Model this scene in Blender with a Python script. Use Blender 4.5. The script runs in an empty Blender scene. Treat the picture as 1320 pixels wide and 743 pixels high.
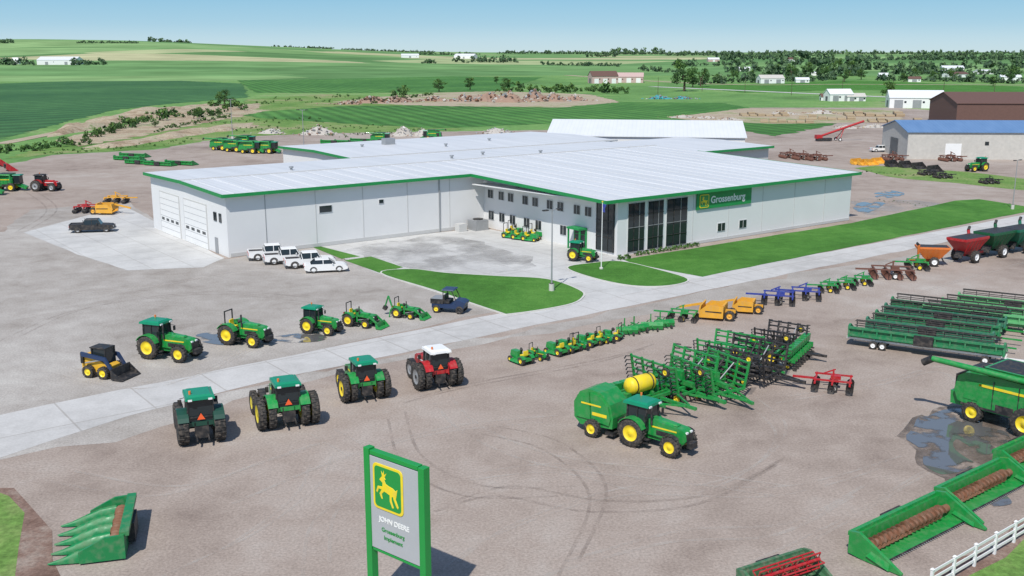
import bpy, math, random
from mathutils import Vector, Matrix, Euler, noise
random.seed(7)
R_=math.radians
F=1340.0; P=R_(12.84); H=27.0
cP,sP=math.cos(P),math.sin(P)
# ---- survey: reference sight lines intersected with the real terrain ----
def ray(u,v):
    dx=(u-660)/F; dy=(371.5-v)/F
    return Vector((dx,cP+dy*sP,-sP+dy*cP))
def G(u,v,z=0.0):
    d=ray(u,v); t=(z-H)/d.z
    return Vector((d.x*t,d.y*t,z))
def sst(x,a,b):
    t=max(0,min(1,(x-a)/(b-a))); return t*t*(3-2*t)
def terr(x,y):
    t=x/max(y,1)
    left=1-sst(t,-.42,.02)
    amp=(16+44*left)
    r=sst(y,700,3400)
    n=noise.noise(Vector((x*.0009,y*.0009,3)))*.5+noise.noise(Vector((x*.0025,y*.0022,8)))*.22
    return amp*r*(1+.45*n)-1.5+r*1.0
def Gt(u,v):
    d=ray(u,v); t=100.0
    while t<9000:
        p=Vector((0,0,H))+d*t
        if p.z<max(0,terr(p.x,p.y) if p.y>650 else 0): return Vector((p.x,p.y,max(0,terr(p.x,p.y)) if p.y>650 else 0))
        t*=1.006
    p=Vector((0,0,H))+d*4200; return Vector((p.x,p.y,terr(p.x,p.y)))
def S(b,a,z=0): # site frame
    c,s=math.cos(R_(37)),math.sin(R_(37))
    return Vector((b*c-a*s,b*s+a*c,z))
# ---------------- materials ----------------
MATS={}
def newmat(name):
    m=bpy.data.materials.new(name); m.use_nodes=True
    return m,m.node_tree.nodes,m.node_tree.links,m.node_tree.nodes['Principled BSDF']
def mat(name,col,rough=.5,metal=0,var=.18,scale=1.5,dust=0.0,coat=0):
    if name in MATS: return MATS[name]
    m,n,l,b=newmat(name)
    tc=n.new('ShaderNodeTexCoord'); nt=n.new('ShaderNodeTexNoise'); nt.inputs['Scale'].default_value=scale; nt.inputs['Detail'].default_value=5
    l.new(tc.outputs['Object'],nt.inputs['Vector'])
    mx=n.new('ShaderNodeMix'); mx.data_type='RGBA'
    mx.inputs['A'].default_value=(*[c*(1-var) for c in col],1); mx.inputs['B'].default_value=(*[min(1,c*(1+var)) for c in col],1)
    l.new(nt.outputs['Fac'],mx.inputs['Factor'])
    out=mx.outputs['Result']
    if dust>0:
        n2=n.new('ShaderNodeTexNoise'); n2.inputs['Scale'].default_value=scale*2.3; n2.inputs['Detail'].default_value=6
        l.new(tc.outputs['Object'],n2.inputs['Vector'])
        mr=n.new('ShaderNodeMapRange'); mr.inputs['From Min'].default_value=.45; mr.inputs['From Max'].default_value=.75; mr.inputs['To Max'].default_value=dust
        l.new(n2.outputs['Fac'],mr.inputs['Value'])
        m2=n.new('ShaderNodeMix'); m2.data_type='RGBA'; m2.inputs['B'].default_value=(.3,.24,.19,1)
        l.new(mr.outputs['Result'],m2.inputs['Factor']); l.new(out,m2.inputs['A']); out=m2.outputs['Result']
        m3=n.new('ShaderNodeMapRange'); m3.inputs['From Min'].default_value=.3; m3.inputs['From Max'].default_value=.7; m3.inputs['To Min'].default_value=max(.05,rough-.12); m3.inputs['To Max'].default_value=min(1,rough+.3)
        l.new(n2.outputs['Fac'],m3.inputs['Value']); l.new(m3.outputs['Result'],b.inputs['Roughness'])
    else: b.inputs['Roughness'].default_value=rough
    l.new(out,b.inputs['Base Color']); b.inputs['Metallic'].default_value=metal
    if coat: b.inputs['Coat Weight'].default_value=coat
    MATS[name]=m; return m
def groundmat(name,cols,s1=.03,s2=.35,s3=5,rough=.95,bump=.25,rot=0,stretch=(1,1),joints=0,stripe=0,fine=.25,alpha=None,lo=.38,hi=.62):
    m,n,l,b=newmat(name)
    tc=n.new('ShaderNodeTexCoord'); mp=n.new('ShaderNodeMapping'); mp.inputs['Rotation'].default_value=(0,0,R_(rot)); mp.inputs['Scale'].default_value=(stretch[0],stretch[1],1)
    l.new(tc.outputs['Object'],mp.inputs['Vector'])
    def nz(s,d=6,r=.6,dist=0):
        t=n.new('ShaderNodeTexNoise'); t.inputs['Scale'].default_value=s; t.inputs['Detail'].default_value=d; t.inputs['Roughness'].default_value=r; t.inputs['Distortion'].default_value=dist
        l.new(mp.outputs['Vector'],t.inputs['Vector']); return t
    a=nz(s1,8,.62,.6); c=nz(s2,6,.65,.3); f=nz(s3,3,.7)
    ad=n.new('ShaderNodeMath'); ad.operation='MULTIPLY_ADD'; ad.inputs[1].default_value=.4
    l.new(c.outputs['Fac'],ad.inputs[0]); 
    m5=n.new('ShaderNodeMath'); m5.operation='MULTIPLY'; m5.inputs[1].default_value=.6; l.new(a.outputs['Fac'],m5.inputs[0]); l.new(m5.outputs[0],ad.inputs[2])
    rp=n.new('ShaderNodeValToRGB'); e=rp.color_ramp.elements
    k=len(cols); e[0].position=lo; e[0].color=(*cols[0],1); e[1].position=hi; e[1].color=(*cols[-1],1)
    for i in range(1,k-1):
        q=e.new(lo+(hi-lo)*i/(k-1)); q.color=(*cols[i],1)
    l.new(ad.outputs[0],rp.inputs['Fac'])
    mx=n.new('ShaderNodeMix'); mx.data_type='RGBA'; mx.blend_type='MULTIPLY'; mx.inputs['Factor'].default_value=1
    mr=n.new('ShaderNodeMapRange'); mr.inputs['From Min'].default_value=.3; mr.inputs['From Max'].default_value=.7; mr.inputs['To Min'].default_value=1-fine; mr.inputs['To Max'].default_value=1+fine
    l.new(f.outputs['Fac'],mr.inputs['Value']); l.new(rp.outputs['Color'],mx.inputs['A']); l.new(mr.outputs['Result'],mx.inputs['B'])
    out=mx.outputs['Result']
    if stripe:
        w=n.new('ShaderNodeTexWave'); w.inputs['Scale'].default_value=stripe; w.inputs['Distortion'].default_value=1.0; w.inputs['Detail'].default_value=2
        l.new(mp.outputs['Vector'],w.inputs['Vector'])
        mw=n.new('ShaderNodeMapRange'); mw.inputs['To Min'].default_value=.74; mw.inputs['To Max'].default_value=1.15; l.new(w.outputs['Fac'],mw.inputs['Value'])
        q=n.new('ShaderNodeMix'); q.data_type='RGBA'; q.blend_type='MULTIPLY'; q.inputs['Factor'].default_value=1
        l.new(out,q.inputs['A']); l.new(mw.outputs['Result'],q.inputs['B']); out=q.outputs['Result']
    if joints:
        bt=n.new('ShaderNodeTexBrick'); bt.offset=0; bt.inputs['Scale'].default_value=1/joints; bt.inputs['Mortar Size'].default_value=.012; bt.inputs['Brick Width'].default_value=1; bt.inputs['Row Height'].default_value=1
        bt.inputs['Color1'].default_value=(1,1,1,1); bt.inputs['Color2'].default_value=(.93,.93,.93,1); bt.inputs['Mortar'].default_value=(.76,.74,.72,1)
        l.new(mp.outputs['Vector'],bt.inputs['Vector'])
        q=n.new('ShaderNodeMix'); q.data_type='RGBA'; q.blend_type='MULTIPLY'; q.inputs['Factor'].default_value=1
        l.new(out,q.inputs['A']); l.new(bt.outputs['Color'],q.inputs['B']); out=q.outputs['Result']
    l.new(out,b.inputs['Base Color']); b.inputs['Roughness'].default_value=rough
    b.inputs['Specular IOR Level'].default_value=.2
    if alpha:
        t=nz(alpha[0],7,.65,.3); ma=n.new('ShaderNodeMapRange'); ma.inputs['From Min'].default_value=alpha[1]; ma.inputs['From Max'].default_value=alpha[2]; ma.inputs['To Max'].default_value=alpha[3]
        l.new(t.outputs['Fac'],ma.inputs['Value']); l.new(ma.outputs['Result'],b.inputs['Alpha'])
    if bump:
        bp=n.new('ShaderNodeBump'); bp.inputs['Strength'].default_value=bump; bp.inputs['Distance'].default_value=.1
        l.new(f.outputs['Fac'],bp.inputs['Height']); l.new(bp.outputs['Normal'],b.inputs['Normal'])
    MATS[name]=m; return m
GR=mat('green_paint',(.012,.255,.05),.35,dust=.2,coat=.3)
GR2=mat('roof_green_paint',(.005,.23,.12),.35)
YE=mat('yellow_paint',(.82,.62,.02),.4,dust=.2)
BK=mat('black_paint',(.02,.02,.022),.5,dust=.25)
TI=mat('tyre_rubber',(.028,.027,.026),.85,dust=.4,scale=3)
GL=mat('dark_glass',(.02,.028,.032),.06,var=.05)
RD=mat('red_paint',(.42,.015,.02),.35,dust=.2)
WH=mat('white_paint',(.78,.78,.77),.35,var=.05)
GY=mat('grey_metal',(.33,.34,.35),.5,.3)
BL=mat('blue_paint',(.03,.05,.28),.4,dust=.2)
NV=mat('navy_paint',(.02,.04,.1),.4)
OR=mat('orange_paint',(.7,.18,.03),.5,dust=.2)
AM=mat('amber_paint',(.72,.36,.03),.5,dust=.3)
RU=mat('rusty_steel',(.2,.09,.05),.8,dust=.5)
BR=mat('brown_steel',(.16,.07,.05),.7)
LT=mat('light_green_paint',(.12,.42,.17),.45,dust=.2)
RDL=mat('tail_light_red',(.5,.01,.01),.2)
SMV=mat('orange_reflector',(.9,.12,.03),.5)
WD=mat('lumber_wood',(.42,.33,.21),.8,dust=.3)
TR=mat('bark',(.09,.065,.045),.9)
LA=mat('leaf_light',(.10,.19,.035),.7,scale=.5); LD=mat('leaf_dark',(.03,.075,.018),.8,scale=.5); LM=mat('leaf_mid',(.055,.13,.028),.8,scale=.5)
FA=mat('hazed_leaf_light',(.11,.19,.08),.9,scale=.05); FD=mat('hazed_leaf_dark',(.045,.09,.05),.9,scale=.05); FM=mat('hazed_leaf_mid',(.07,.13,.06),.9,scale=.05)  # far foliage: distance haze mixed into the leaf colours, paler and bluer
CW=mat('curb_concrete',(.55,.54,.5),.9)
# ---------------- mesh builder ----------------
class MB:
    def __init__(s): s.v=[];s.f=[];s.m=[];s.s=[];s.mats=[];s.T=Matrix.Identity(4)
    def add(s,vs,fs,mt,sm=False):
        o=len(s.v)
        if mt not in s.mats: s.mats.append(mt)
        i=s.mats.index(mt)
        s.v+= [tuple(s.T@Vector(p)) for p in vs]
        for f in fs: s.f.append([o+k for k in f]); s.m.append(i); s.s.append(sm)
    def box(s,c,d,mt,r=(0,0,0),top=(1,1),sh=(0,0)):
        M=Euler([R_(a) for a in r]).to_matrix(); vs=[]
        for z in(-.5,.5):
            for x,y in((-.5,-.5),(.5,-.5),(.5,.5),(-.5,.5)):
                kx,ky=(top if z>0 else(1,1)); ox,oy=(sh if z>0 else(0,0))
                vs.append(Vector(c)+M@Vector((x*d[0]*kx+ox,y*d[1]*ky+oy,z*d[2])))
        s.add(vs,[(0,3,2,1),(4,5,6,7),(0,1,5,4),(1,2,6,5),(2,3,7,6),(3,0,4,7)],mt)
    def cyl(s,a,b,r,mt,r2=None,n=10):
        a=Vector(a);b=Vector(b);r2=r if r2 is None else r2
        d=(b-a).normalized(); q=d.to_track_quat('Z','Y'); vs=[]
        for p,rr in((a,r),(b,r2)):
            for k in range(n):
                t=2*math.pi*k/n; vs.append(p+q@Vector((rr*math.cos(t),rr*math.sin(t),0)))
        s.add(vs,[(k,(k+1)%n,n+(k+1)%n,n+k) for k in range(n)],mt,True)
        s.add(vs,[tuple(range(n))[::-1],tuple(range(n,2*n))],mt)
    def lathe(s,c,pf,mt,n=20):
        vs=[]
        for r,h in pf:
            for k in range(n):
                t=2*math.pi*k/n; vs.append((c[0]+r*math.cos(t),c[1]+h,c[2]+r*math.sin(t)))
        fs=[]
        for j in range(len(pf)-1):
            for k in range(n):
                k2=(k+1)%n; fs.append((j*n+k,j*n+k2,(j+1)*n+k2,(j+1)*n+k))
        s.add(vs,fs,mt,True)
    def prism(s,pts,y0,y1,mt,k=1.0):
        n=len(pts)
        vs=[(x,y0,z) for x,z in pts]+[(x,y1,z) for x,z in pts]
        s.add(vs,[tuple(range(n)),tuple(range(2*n-1,n-1,-1))]+[(i,(i+1)%n,n+(i+1)%n,n+i) for i in range(n)],mt)
    def arc(s,c,r,y0,y1,a0,a1,mt,n=9,th=.05):
        pts=[]
        for k in range(n+1):
            t=R_(a0+(a1-a0)*k/n); pts.append((c[0]+r*math.cos(t),c[1]+r*math.sin(t)))
        for k in range(n+1):
            t=R_(a1-(a1-a0)*k/n); pts.append((c[0]+(r-th)*math.cos(t),c[1]+(r-th)*math.sin(t)))
        s.prism(pts,y0,y1,mt)
    def wheel(s,x,y,R,w,rim,z=None,ratio=.56,lug=True):
        z=R if z is None else z
        s.lathe((x,y,z),[(R*ratio,-w*.42),(R*.9,-w*.5),(R*.985,-w*.36),(R*.985,w*.36),(R*.9,w*.5),(R*ratio,w*.42)],TI,22)
        for q in(-1,1): s.lathe((x,y,z),[(R*ratio*1.01,q*w*.43),(R*ratio*.86,q*w*.3),(R*.3,q*w*.2),(R*.2,q*w*.36),(0,q*w*.36)],rim,18)
        if lug and R>.4:
            for k in range(18):
                t=2*math.pi*k/18
                for q in(-1,1):
                    tt=t+(q*.09)
                    s.box((x+(R+.0)*math.cos(tt),y+q*w*.22,z+(R+.0)*math.sin(tt)),(.05,w*.46,.07),TI,(0,90-math.degrees(tt)+90,0))
    def mesh(s,name,weld=False):
        me=bpy.data.meshes.new(name); me.from_pydata(s.v,[],s.f)
        for m in s.mats: me.materials.append(m)
        me.polygons.foreach_set('material_index',s.m); me.polygons.foreach_set('use_smooth',s.s)
        me.validate(); me.update()
        import bmesh
        bm=bmesh.new(); bm.from_mesh(me); bmesh.ops.recalc_face_normals(bm,faces=bm.faces); bm.to_mesh(me); bm.free()
        return me
def obj(name,me,loc=(0,0,0),rz=0,sc=1,parent=None):
    o=bpy.data.objects.new(name,me); bpy.context.scene.collection.objects.link(o)
    o.location=loc; o.rotation_euler=(0,0,R_(rz)); o.scale=(sc,)*3 if not hasattr(sc,'__len__') else sc
    if parent: o.parent=parent
    return o
CACHE={}
def put(name,fn,u,v,rz,sc=1.0,z=0,pos=None,**kw):
    key=(fn.__name__,tuple(sorted((k,str(x)) for k,x in kw.items())))
    if key not in CACHE:
        m=MB(); fn(m,**kw); CACHE[key]=m.mesh(name)
    p=pos if pos is not None else G(u,v,0); p=Vector(p); p.z+=z+.012
    return obj(name,CACHE[key],p,rz,sc)
# ---------------- ground patches ----------------
def outline(pts,smooth=0,jit=0,seg=3):
    n=len(pts); out=[]
    for i in range(n):
        p0,p1,p2,p3=pts[i-1],pts[i],pts[(i+1)%n],pts[(i+2)%n]
        L=(p2-p1).length; k=smooth if smooth else (max(1,min(60,int(L/seg))) if jit else 1)
        for j in range(k):
            t=j/k
            if smooth:
                q=.5*((2*p1)+(p2-p0)*t+(2*p0-5*p1+4*p2-p3)*t*t+(3*p1-p0-3*p2+p3)*t*t*t)
            else: q=p1.lerp(p2,t)
            if jit: q=q+Vector((noise.noise(q*.35),noise.noise(q*.35+Vector((9,9,9))),0))*jit
            out.append(q)
    return out
def patch(name,px,z,mt,smooth=0,jit=0,world=None,slab=0,grow=0):
    pts=[Vector((p[0],p[1],0)) for p in (world if world else [G(*p) for p in px])]
    pts=outline(pts,smooth,jit); n=len(pts)
    if grow:
        A=sum(pts[i].x*pts[(i+1)%n].y-pts[(i+1)%n].x*pts[i].y for i in range(n)); sg=1 if A>0 else -1
        q=[]
        for i in range(n):
            d=(pts[(i+1)%n]-pts[i-1]).normalized(); q.append(pts[i]+Vector((d.y,-d.x,0))*grow*sg)
        pts=q
    import bmesh
    bm=bmesh.new(); vs=[bm.verts.new((p.x,p.y,z)) for p in pts]; f=bm.faces.new(vs); f.normal_update()
    if f.normal.z<0: f.normal_flip()
    if slab:
        lo=[bm.verts.new((p.x,p.y,z-slab)) for p in pts]
        for i in range(n): bm.faces.new((vs[i],vs[(i+1)%n],lo[(i+1)%n],lo[i]))
    bmesh.ops.triangulate(bm,faces=[f])
    me=bpy.data.meshes.new(name); bm.to_mesh(me); bm.free(); me.materials.append(mt)
    return obj(name,me)
def strip(name,px,w,z,mt,world=None):
    pts=[Vector((p[0],p[1],0)) for p in (world if world else [G(*p) for p in px])]
    q=[]
    for i in range(len(pts)-1):
        p0=pts[max(0,i-1)];p1=pts[i];p2=pts[i+1];p3=pts[min(len(pts)-1,i+2)]
        for j in range(8):
            t=j/8; q.append(.5*((2*p1)+(p2-p0)*t+(2*p0-5*p1+4*p2-p3)*t*t+(3*p1-p0-3*p2+p3)*t*t*t))
    q.append(pts[-1]); vs=[];fs=[]
    for i,p in enumerate(q):
        d=(q[min(i+1,len(q)-1)]-q[max(i-1,0)]).normalized(); nn=Vector((-d.y,d.x,0))*w/2
        vs+=[(p.x+nn.x,p.y+nn.y,z),(p.x-nn.x,p.y-nn.y,z)]
        if i: fs.append((2*i-2,2*i-1,2*i+1,2*i))
    me=bpy.data.meshes.new(name); me.from_pydata(vs,[],fs); me.materials.append(mt); return obj(name,me)
M_ground=groundmat('ground_grass',[(.09,.18,.05),(.12,.25,.07),(.16,.3,.085),(.25,.31,.14)],.006,.04,.5,bump=0)
M_brown=groundmat('gravel_brown',[(.21,.165,.14),(.29,.235,.20),(.345,.285,.245),(.38,.325,.285),(.43,.385,.345)],.028,.25,6,fine=.24,lo=.34,hi=.66)
M_grey=groundmat('gravel_grey',[(.25,.22,.195),(.33,.30,.27),(.39,.36,.33),(.46,.435,.40)],.04,.33,6,fine=.24,lo=.35,hi=.64)
M_conc=groundmat('concrete',[(.44,.435,.425),(.52,.515,.5),(.58,.575,.56)],.06,.4,4,bump=.05,rot=-37,joints=4.6,fine=.07)
M_road=groundmat('road_concrete',[(.43,.42,.405),(.51,.5,.485),(.56,.55,.535)],.05,.5,5,bump=.05,rot=-37,joints=6,fine=.08)
M_patchc=groundmat('worn_concrete',[(.27,.26,.25),(.36,.35,.34),(.45,.44,.43)],.12,.6,5,bump=.1,fine=.12,alpha=(.15,.42,.62,.55))
M_lawn=groundmat('lawn_grass',[(.045,.14,.02),(.062,.185,.028),(.09,.23,.04)],.07,.5,6,fine=.3,bump=.5)
M_rough=groundmat('rough_grass',[(.09,.18,.04),(.13,.24,.055),(.2,.27,.09),(.32,.27,.17)],.03,.2,2,fine=.35,bump=.4)
M_crop=groundmat('crop_rows',[(.045,.14,.03),(.065,.185,.04),(.10,.24,.055)],.012,.08,1,rot=-20,stripe=.045,bump=.3,fine=.25)
M_cropshade=groundmat('crop_cloud_shade',[(.035,.11,.04),(.05,.14,.048),(.07,.18,.06)],.012,.1,1,rot=40,stripe=.02,bump=.2,fine=.25)  # crop green darkened to carry the shade of a cloud
M_tan=groundmat('dry_soil',[(.34,.27,.19),(.42,.35,.26),(.22,.26,.1)],.03,.2,2,lo=.36,hi=.62)
M_bank=groundmat('eroded_bank',[(.2,.14,.09),(.36,.28,.19),(.44,.37,.27),(.14,.22,.06)],.06,.3,2,fine=.35,bump=.6)
M_soil=groundmat('red_soil',[(.14,.085,.065),(.22,.145,.115),(.3,.24,.2)],.2,1,5)
def hillmat():
    m,n,l,b=newmat('hill_fields')
    tc=n.new('ShaderNodeTexCoord'); mp=n.new('ShaderNodeMapping'); mp.inputs['Scale'].default_value=(.0014,.0022,0); mp.inputs['Rotation'].default_value=(0,0,.3)
    l.new(tc.outputs['Object'],mp.inputs['Vector'])
    vo=n.new('ShaderNodeTexVoronoi'); vo.distance='CHEBYCHEV'; vo.inputs['Scale'].default_value=1.6; l.new(mp.outputs['Vector'],vo.inputs['Vector'])
    sp=n.new('ShaderNodeSeparateColor'); l.new(vo.outputs['Color'],sp.inputs['Color'])
    rp=n.new('ShaderNodeValToRGB'); e=rp.color_ramp.elements; e[0].color=(.11,.22,.09,1); e[1].color=(.42,.42,.25,1); e[1].position=.98
    for p,c in((.3,(.14,.27,.11)),(.6,(.18,.32,.13)),(.84,(.25,.38,.17))):
        q=e.new(p); q.color=(*c,1)
    l.new(sp.outputs[0],rp.inputs['Fac'])
    nt=n.new('ShaderNodeTexNoise'); nt.inputs['Scale'].default_value=.012; nt.inputs['Detail'].default_value=8; l.new(tc.outputs['Object'],nt.inputs['Vector'])
    mr=n.new('ShaderNodeMapRange'); mr.inputs['From Min'].default_value=.3; mr.inputs['From Max'].default_value=.7; mr.inputs['To Min'].default_value=.76; mr.inputs['To Max'].default_value=1.18; l.new(nt.outputs['Fac'],mr.inputs['Value'])
    mx=n.new('ShaderNodeMix'); mx.data_type='RGBA'; mx.blend_type='MULTIPLY'; mx.inputs['Factor'].default_value=1; l.new(rp.outputs['Color'],mx.inputs['A']); l.new(mr.outputs['Result'],mx.inputs['B'])
    l.new(mx.outputs['Result'],b.inputs['Base Color']); b.inputs['Roughness'].default_value=1; b.inputs['Specular IOR Level'].default_value=0
    return m
me=bpy.data.meshes.new('ground'); me.from_pydata([(-9000,-300,0),(9000,-300,0),(9000,12000,0),(-9000,12000,0)],[],[(0,1,2,3)]); me.materials.append(M_ground); obj('ground',me)
nx,ny=150,90; vs=[];fs=[]
for j in range(ny+1):
    y=650+(j/ny)**1.6*8500
    for i in range(nx+1):
        x=(i/nx-.5)*2*max(900,y*.75); vs.append((x,y,terr(x,y) if y>660 else -2))
for j in range(ny):
    for i in range(nx):
        a=j*(nx+1)+i; fs.append((a,a+1,a+nx+2,a+nx+1))
me=bpy.data.meshes.new('hills'); me.from_pydata(vs,[],fs); me.materials.append(hillmat())
for p in me.polygons: p.use_smooth=True
obj('hills',me)
patch('gravel_lot',[(-500,1100),(-500,250),(0,214),(70,200),(200,193),(290,178),(400,172),(560,170),(700,168),(880,158),(960,139),(1150,139),(1320,150),(1900,165),(2100,400),(2000,1100)],.004,M_brown,jit=2.0)
patch('gravel_yard',[(-500,640),(-500,330),(0,300),(40,270),(165,262),(289,335),(400,318),(485,350),(640,402),(350,465),(130,512),(0,537)],.008,M_grey,jit=1.2)
patch('gravel_shoulder',[(-300,650),(0,592),(220,551),(350,504),(530,462),(665,436),(900,394),(1150,353),(1320,320),(1320,312),(1150,333),(980,362),(640,434),(340,494),(120,545),(0,580),(-300,620)],.008,M_grey,jit=2)
rd=[S(-60,83),S(8,83.2),S(60,85.6),S(93,86),S(150,86.6),S(260,88),S(260,81.5),S(150,80.8),S(110,80.4),S(60,79.6),S(34,79),S(22,77.3),S(12,74),S(2,69),S(-8,62),S(-30,50),S(-60,45)]
patch('road',None,.014,M_road,world=[(p.x,p.y) for p in rd],jit=.35)
patch('concrete_lot',[(405,317),(622,294),(800,329),(910,357),(700,404),(640,403),(485,352)],.018,M_conc)
patch('worn_pavement',[(450,322),(560,305),(620,312),(690,340),(640,352),(540,348),(495,337)],.022,M_patchc,smooth=6,jit=2)
patch('concrete_apron',[(30,300),(120,276),(165,268),(289,333),(262,345),(165,349),(100,328)],.016,M_conc,jit=.3)
def island(px,sm=5,grow=.0):
    patch('curb',px,.11,CW,smooth=sm,slab=.11,grow=.22); patch('lawn',px,.116,M_lawn,smooth=sm)
island([(492,353),(530,348),(575,353),(640,357),(705,361),(746,375),(750,384),(730,394),(662,405),(640,402),(560,375)])
island([(732,346),(765,340),(800,338),(845,348),(886,361),(862,369),(815,369),(765,359)])
patch('lawn',[(403,319),(413,318),(464,331),(440,334)],.03,M_lawn); patch('lawn',[(444,336),(478,331),(520,345),(489,352)],.03,M_lawn)
patch('lawn',[(803,335),(1097,288),(1232,259),(1262,257),(1325,267),(1335,271),(905,357),(865,350),(815,340)],.03,M_lawn,jit=.3)
patch('grass_verge',[(1103,217),(1130,214),(1250,222),(1330,232),(1500,240),(1500,247),(1320,246),(1250,238),(1150,229)],.02,M_rough,jit=1)
patch('grass_verge',[(-300,600),(-20,625),(10,640),(28,660),(30,700),(16,760),(-60,900),(-400,900)],.026,M_rough,jit=.8)
patch('bare_soil',[(-200,610),(10,632),(50,640),(75,680),(60,760),(0,860),(-200,900)],.022,M_soil,jit=1.5)
patch('lawn',[(1195,775),(1330,692),(1600,560),(1800,900),(1200,1000)],.026,M_rough,jit=.6)
patch('bare_soil',[(1150,785),(1320,680),(1590,545),(1800,900),(1150,1000)],.022,M_soil,jit=1.5)
patch('broken_pavement',[(1098,262),(1120,256),(1160,258),(1210,262),(1180,272),(1120,278)],.022,M_patchc,smooth=5,jit=1.5)
# mid-distance fields
patch('shaded_crop_field',[(300,146),(450,136),(560,134),(720,131),(930,133),(1080,160),(1000,176),(900,160),(860,168),(700,160),(560,166),(450,160),(330,152)],.05,M_crop,jit=3)
patch('shaded_crop_field',[(-400,120),(0,108),(180,102),(312,108),(320,126),(220,134),(150,142),(90,156),(0,180),(-400,230)],.05,M_cropshade,jit=4)  # dark band: cloud shadow painted as field colour
patch('shaded_crop_field',[(300,100),(520,98),(700,100),(640,118),(480,120),(330,120)],.05,M_crop,jit=4)
patch('shaded_crop_field',[(880,112),(1100,104),(1320,112),(1320,122),(1100,116),(960,120)],.05,M_lawn,jit=4)
patch('dry_grass',[(0,206),(60,190),(160,178),(250,162),(310,150),(420,150),(500,160),(560,158),(600,168),(420,172),(290,177),(200,192),(70,199)],.03,M_rough,jit=3)
patch('dry_grass',[(320,128),(420,122),(480,124),(560,136),(440,137),(300,147)],.06,M_rough,jit=3)
# eroded gully: raised, uneven bank with bare faces
def bank(name,px_top,px_bot,h,seed):
    rr=random.Random(seed); a=[G(*p) for p in px_top]; b=[G(*p) for p in px_bot]; vs=[];fs=[]; N=70; M=7
    def smp(L,t):
        q=t*(len(L)-1); i=min(int(q),len(L)-2); return L[i].lerp(L[i+1],q-i)
    for i in range(N+1):
        t=i/N; p0=smp(a,t); p1=smp(b,t)
        for j in range(M+1):
            s=j/M; p=p1.lerp(p0,s); edge=min(1,8*t,8*(1-t))
            z=h*edge*math.sin(math.pi*min(1,s*1.02))**.6*(.65+.7*noise.noise(p*.06))+.06 if 0<s<1 else -.05
            vs.append((p.x+noise.noise(p*.1)*2,p.y+noise.noise(p*.1+Vector((5,5,5)))*4,max(z,-.05)))
    for i in range(N):
        for j in range(M): k=i*(M+1)+j; fs.append((k,k+M+1,k+M+2,k+1))
    me=bpy.data.meshes.new(name); me.from_pydata(vs,[],fs); me.materials.append(M_bank)
    for p in me.polygons: p.use_smooth=True
    obj(name,me)
bank('gully_bank',[(60,172),(110,158),(160,148),(230,140),(335,133)],[(60,178),(120,168),(175,156),(240,149),(335,141)],3.0,1)
bank('gully_bank',[(110,190),(170,182),(230,170),(320,158)],[(110,194),(180,187),(245,176),(335,163)],1.6,2)
patch('dry_soil',[(70,182),(120,170),(170,158),(300,141),(350,142),(230,166),(180,176),(100,190)],.07,M_bank,jit=4)
patch('dry_soil',[(430,132),(480,126),(560,120),(640,118),(760,122),(800,132),(720,139),(560,137)],.07,M_tan,jit=4)
patch('dry_soil',[(860,152),(960,140),(1160,142),(1165,158),(1000,160),(900,156)],.06,M_tan,jit=2)
strip('gravel_path',[(0,186),(70,172),(130,160),(140,150)],5,.09,M_tan)
strip('road',[(840,112),(1000,119),(1200,128),(1330,134)],9,.1,M_conc)
strip('road',[(700,95),(900,108),(1100,109),(1330,110)],10,.1,M_tan)
# tyre tracks
def trackmat(name,col,mx):
    m,n,l,b=newmat(name)
    tc=n.new('ShaderNodeTexCoord'); nt=n.new('ShaderNodeTexNoise'); nt.inputs['Scale'].default_value=.5; nt.inputs['Detail'].default_value=9; nt.inputs['Roughness'].default_value=.7; l.new(tc.outputs['Object'],nt.inputs['Vector'])
    mr=n.new('ShaderNodeMapRange'); mr.inputs['From Min'].default_value=.38; mr.inputs['From Max'].default_value=.66; mr.inputs['To Max'].default_value=mx; l.new(nt.outputs['Fac'],mr.inputs['Value']); l.new(mr.outputs['Result'],b.inputs['Alpha'])
    b.inputs['Base Color'].default_value=(*col,1); b.inputs['Roughness'].default_value=1
    return m
M_tr=trackmat('tyre_track_pale',(.56,.51,.46),.42); M_td=trackmat('tyre_track_dark',(.17,.13,.11),.28)
arcs=[[(300,650),(420,600),(560,560),(700,545)],[(390,743),(400,680),(440,640),(460,600),(400,560)],[(560,660),(640,640),(760,660),(900,650),(1000,600)],[(600,620),(720,610),(860,640),(960,610),(1000,560),(960,520)],[(700,743),(860,700),(1000,690),(1100,640)],[(620,560),(700,580),(760,640),(720,743)],[(1000,520),(1120,500),(1210,480),(1230,510),(1150,560)],[(210,743),(300,700),(380,640),(400,600)],[(520,520),(600,500),(760,470),(830,450)],[(950,743),(1080,680),(1180,620),(1260,580)],[(60,480),(200,500),(350,440),(500,420)],[(0,440),(100,400),(260,380),(400,390)],[(80,380),(200,370),(320,350),(470,360)],[(560,743),(640,690),(800,640),(1000,640),(1150,600)],[(20,240),(60,270),(20,300)],[(1080,420),(1180,380),(1320,340)],
 [(560,520),(600,560),(700,600),(860,620),(1000,640)],[(500,540),(520,600),(600,640),(720,640)],[(60,620),(200,640),(330,600),(420,570)]]
for i,a in enumerate(arcs):
    w=[G(*p) for p in a]
    for k in(0,1.9):
        strip('tyre_track',None,.22 if i%2 else .3,.024+i*.0005+k*.0001,M_td if i%3==2 else M_tr,world=[(p.x+k*.6,p.y+k*.8) for p in w])
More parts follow.
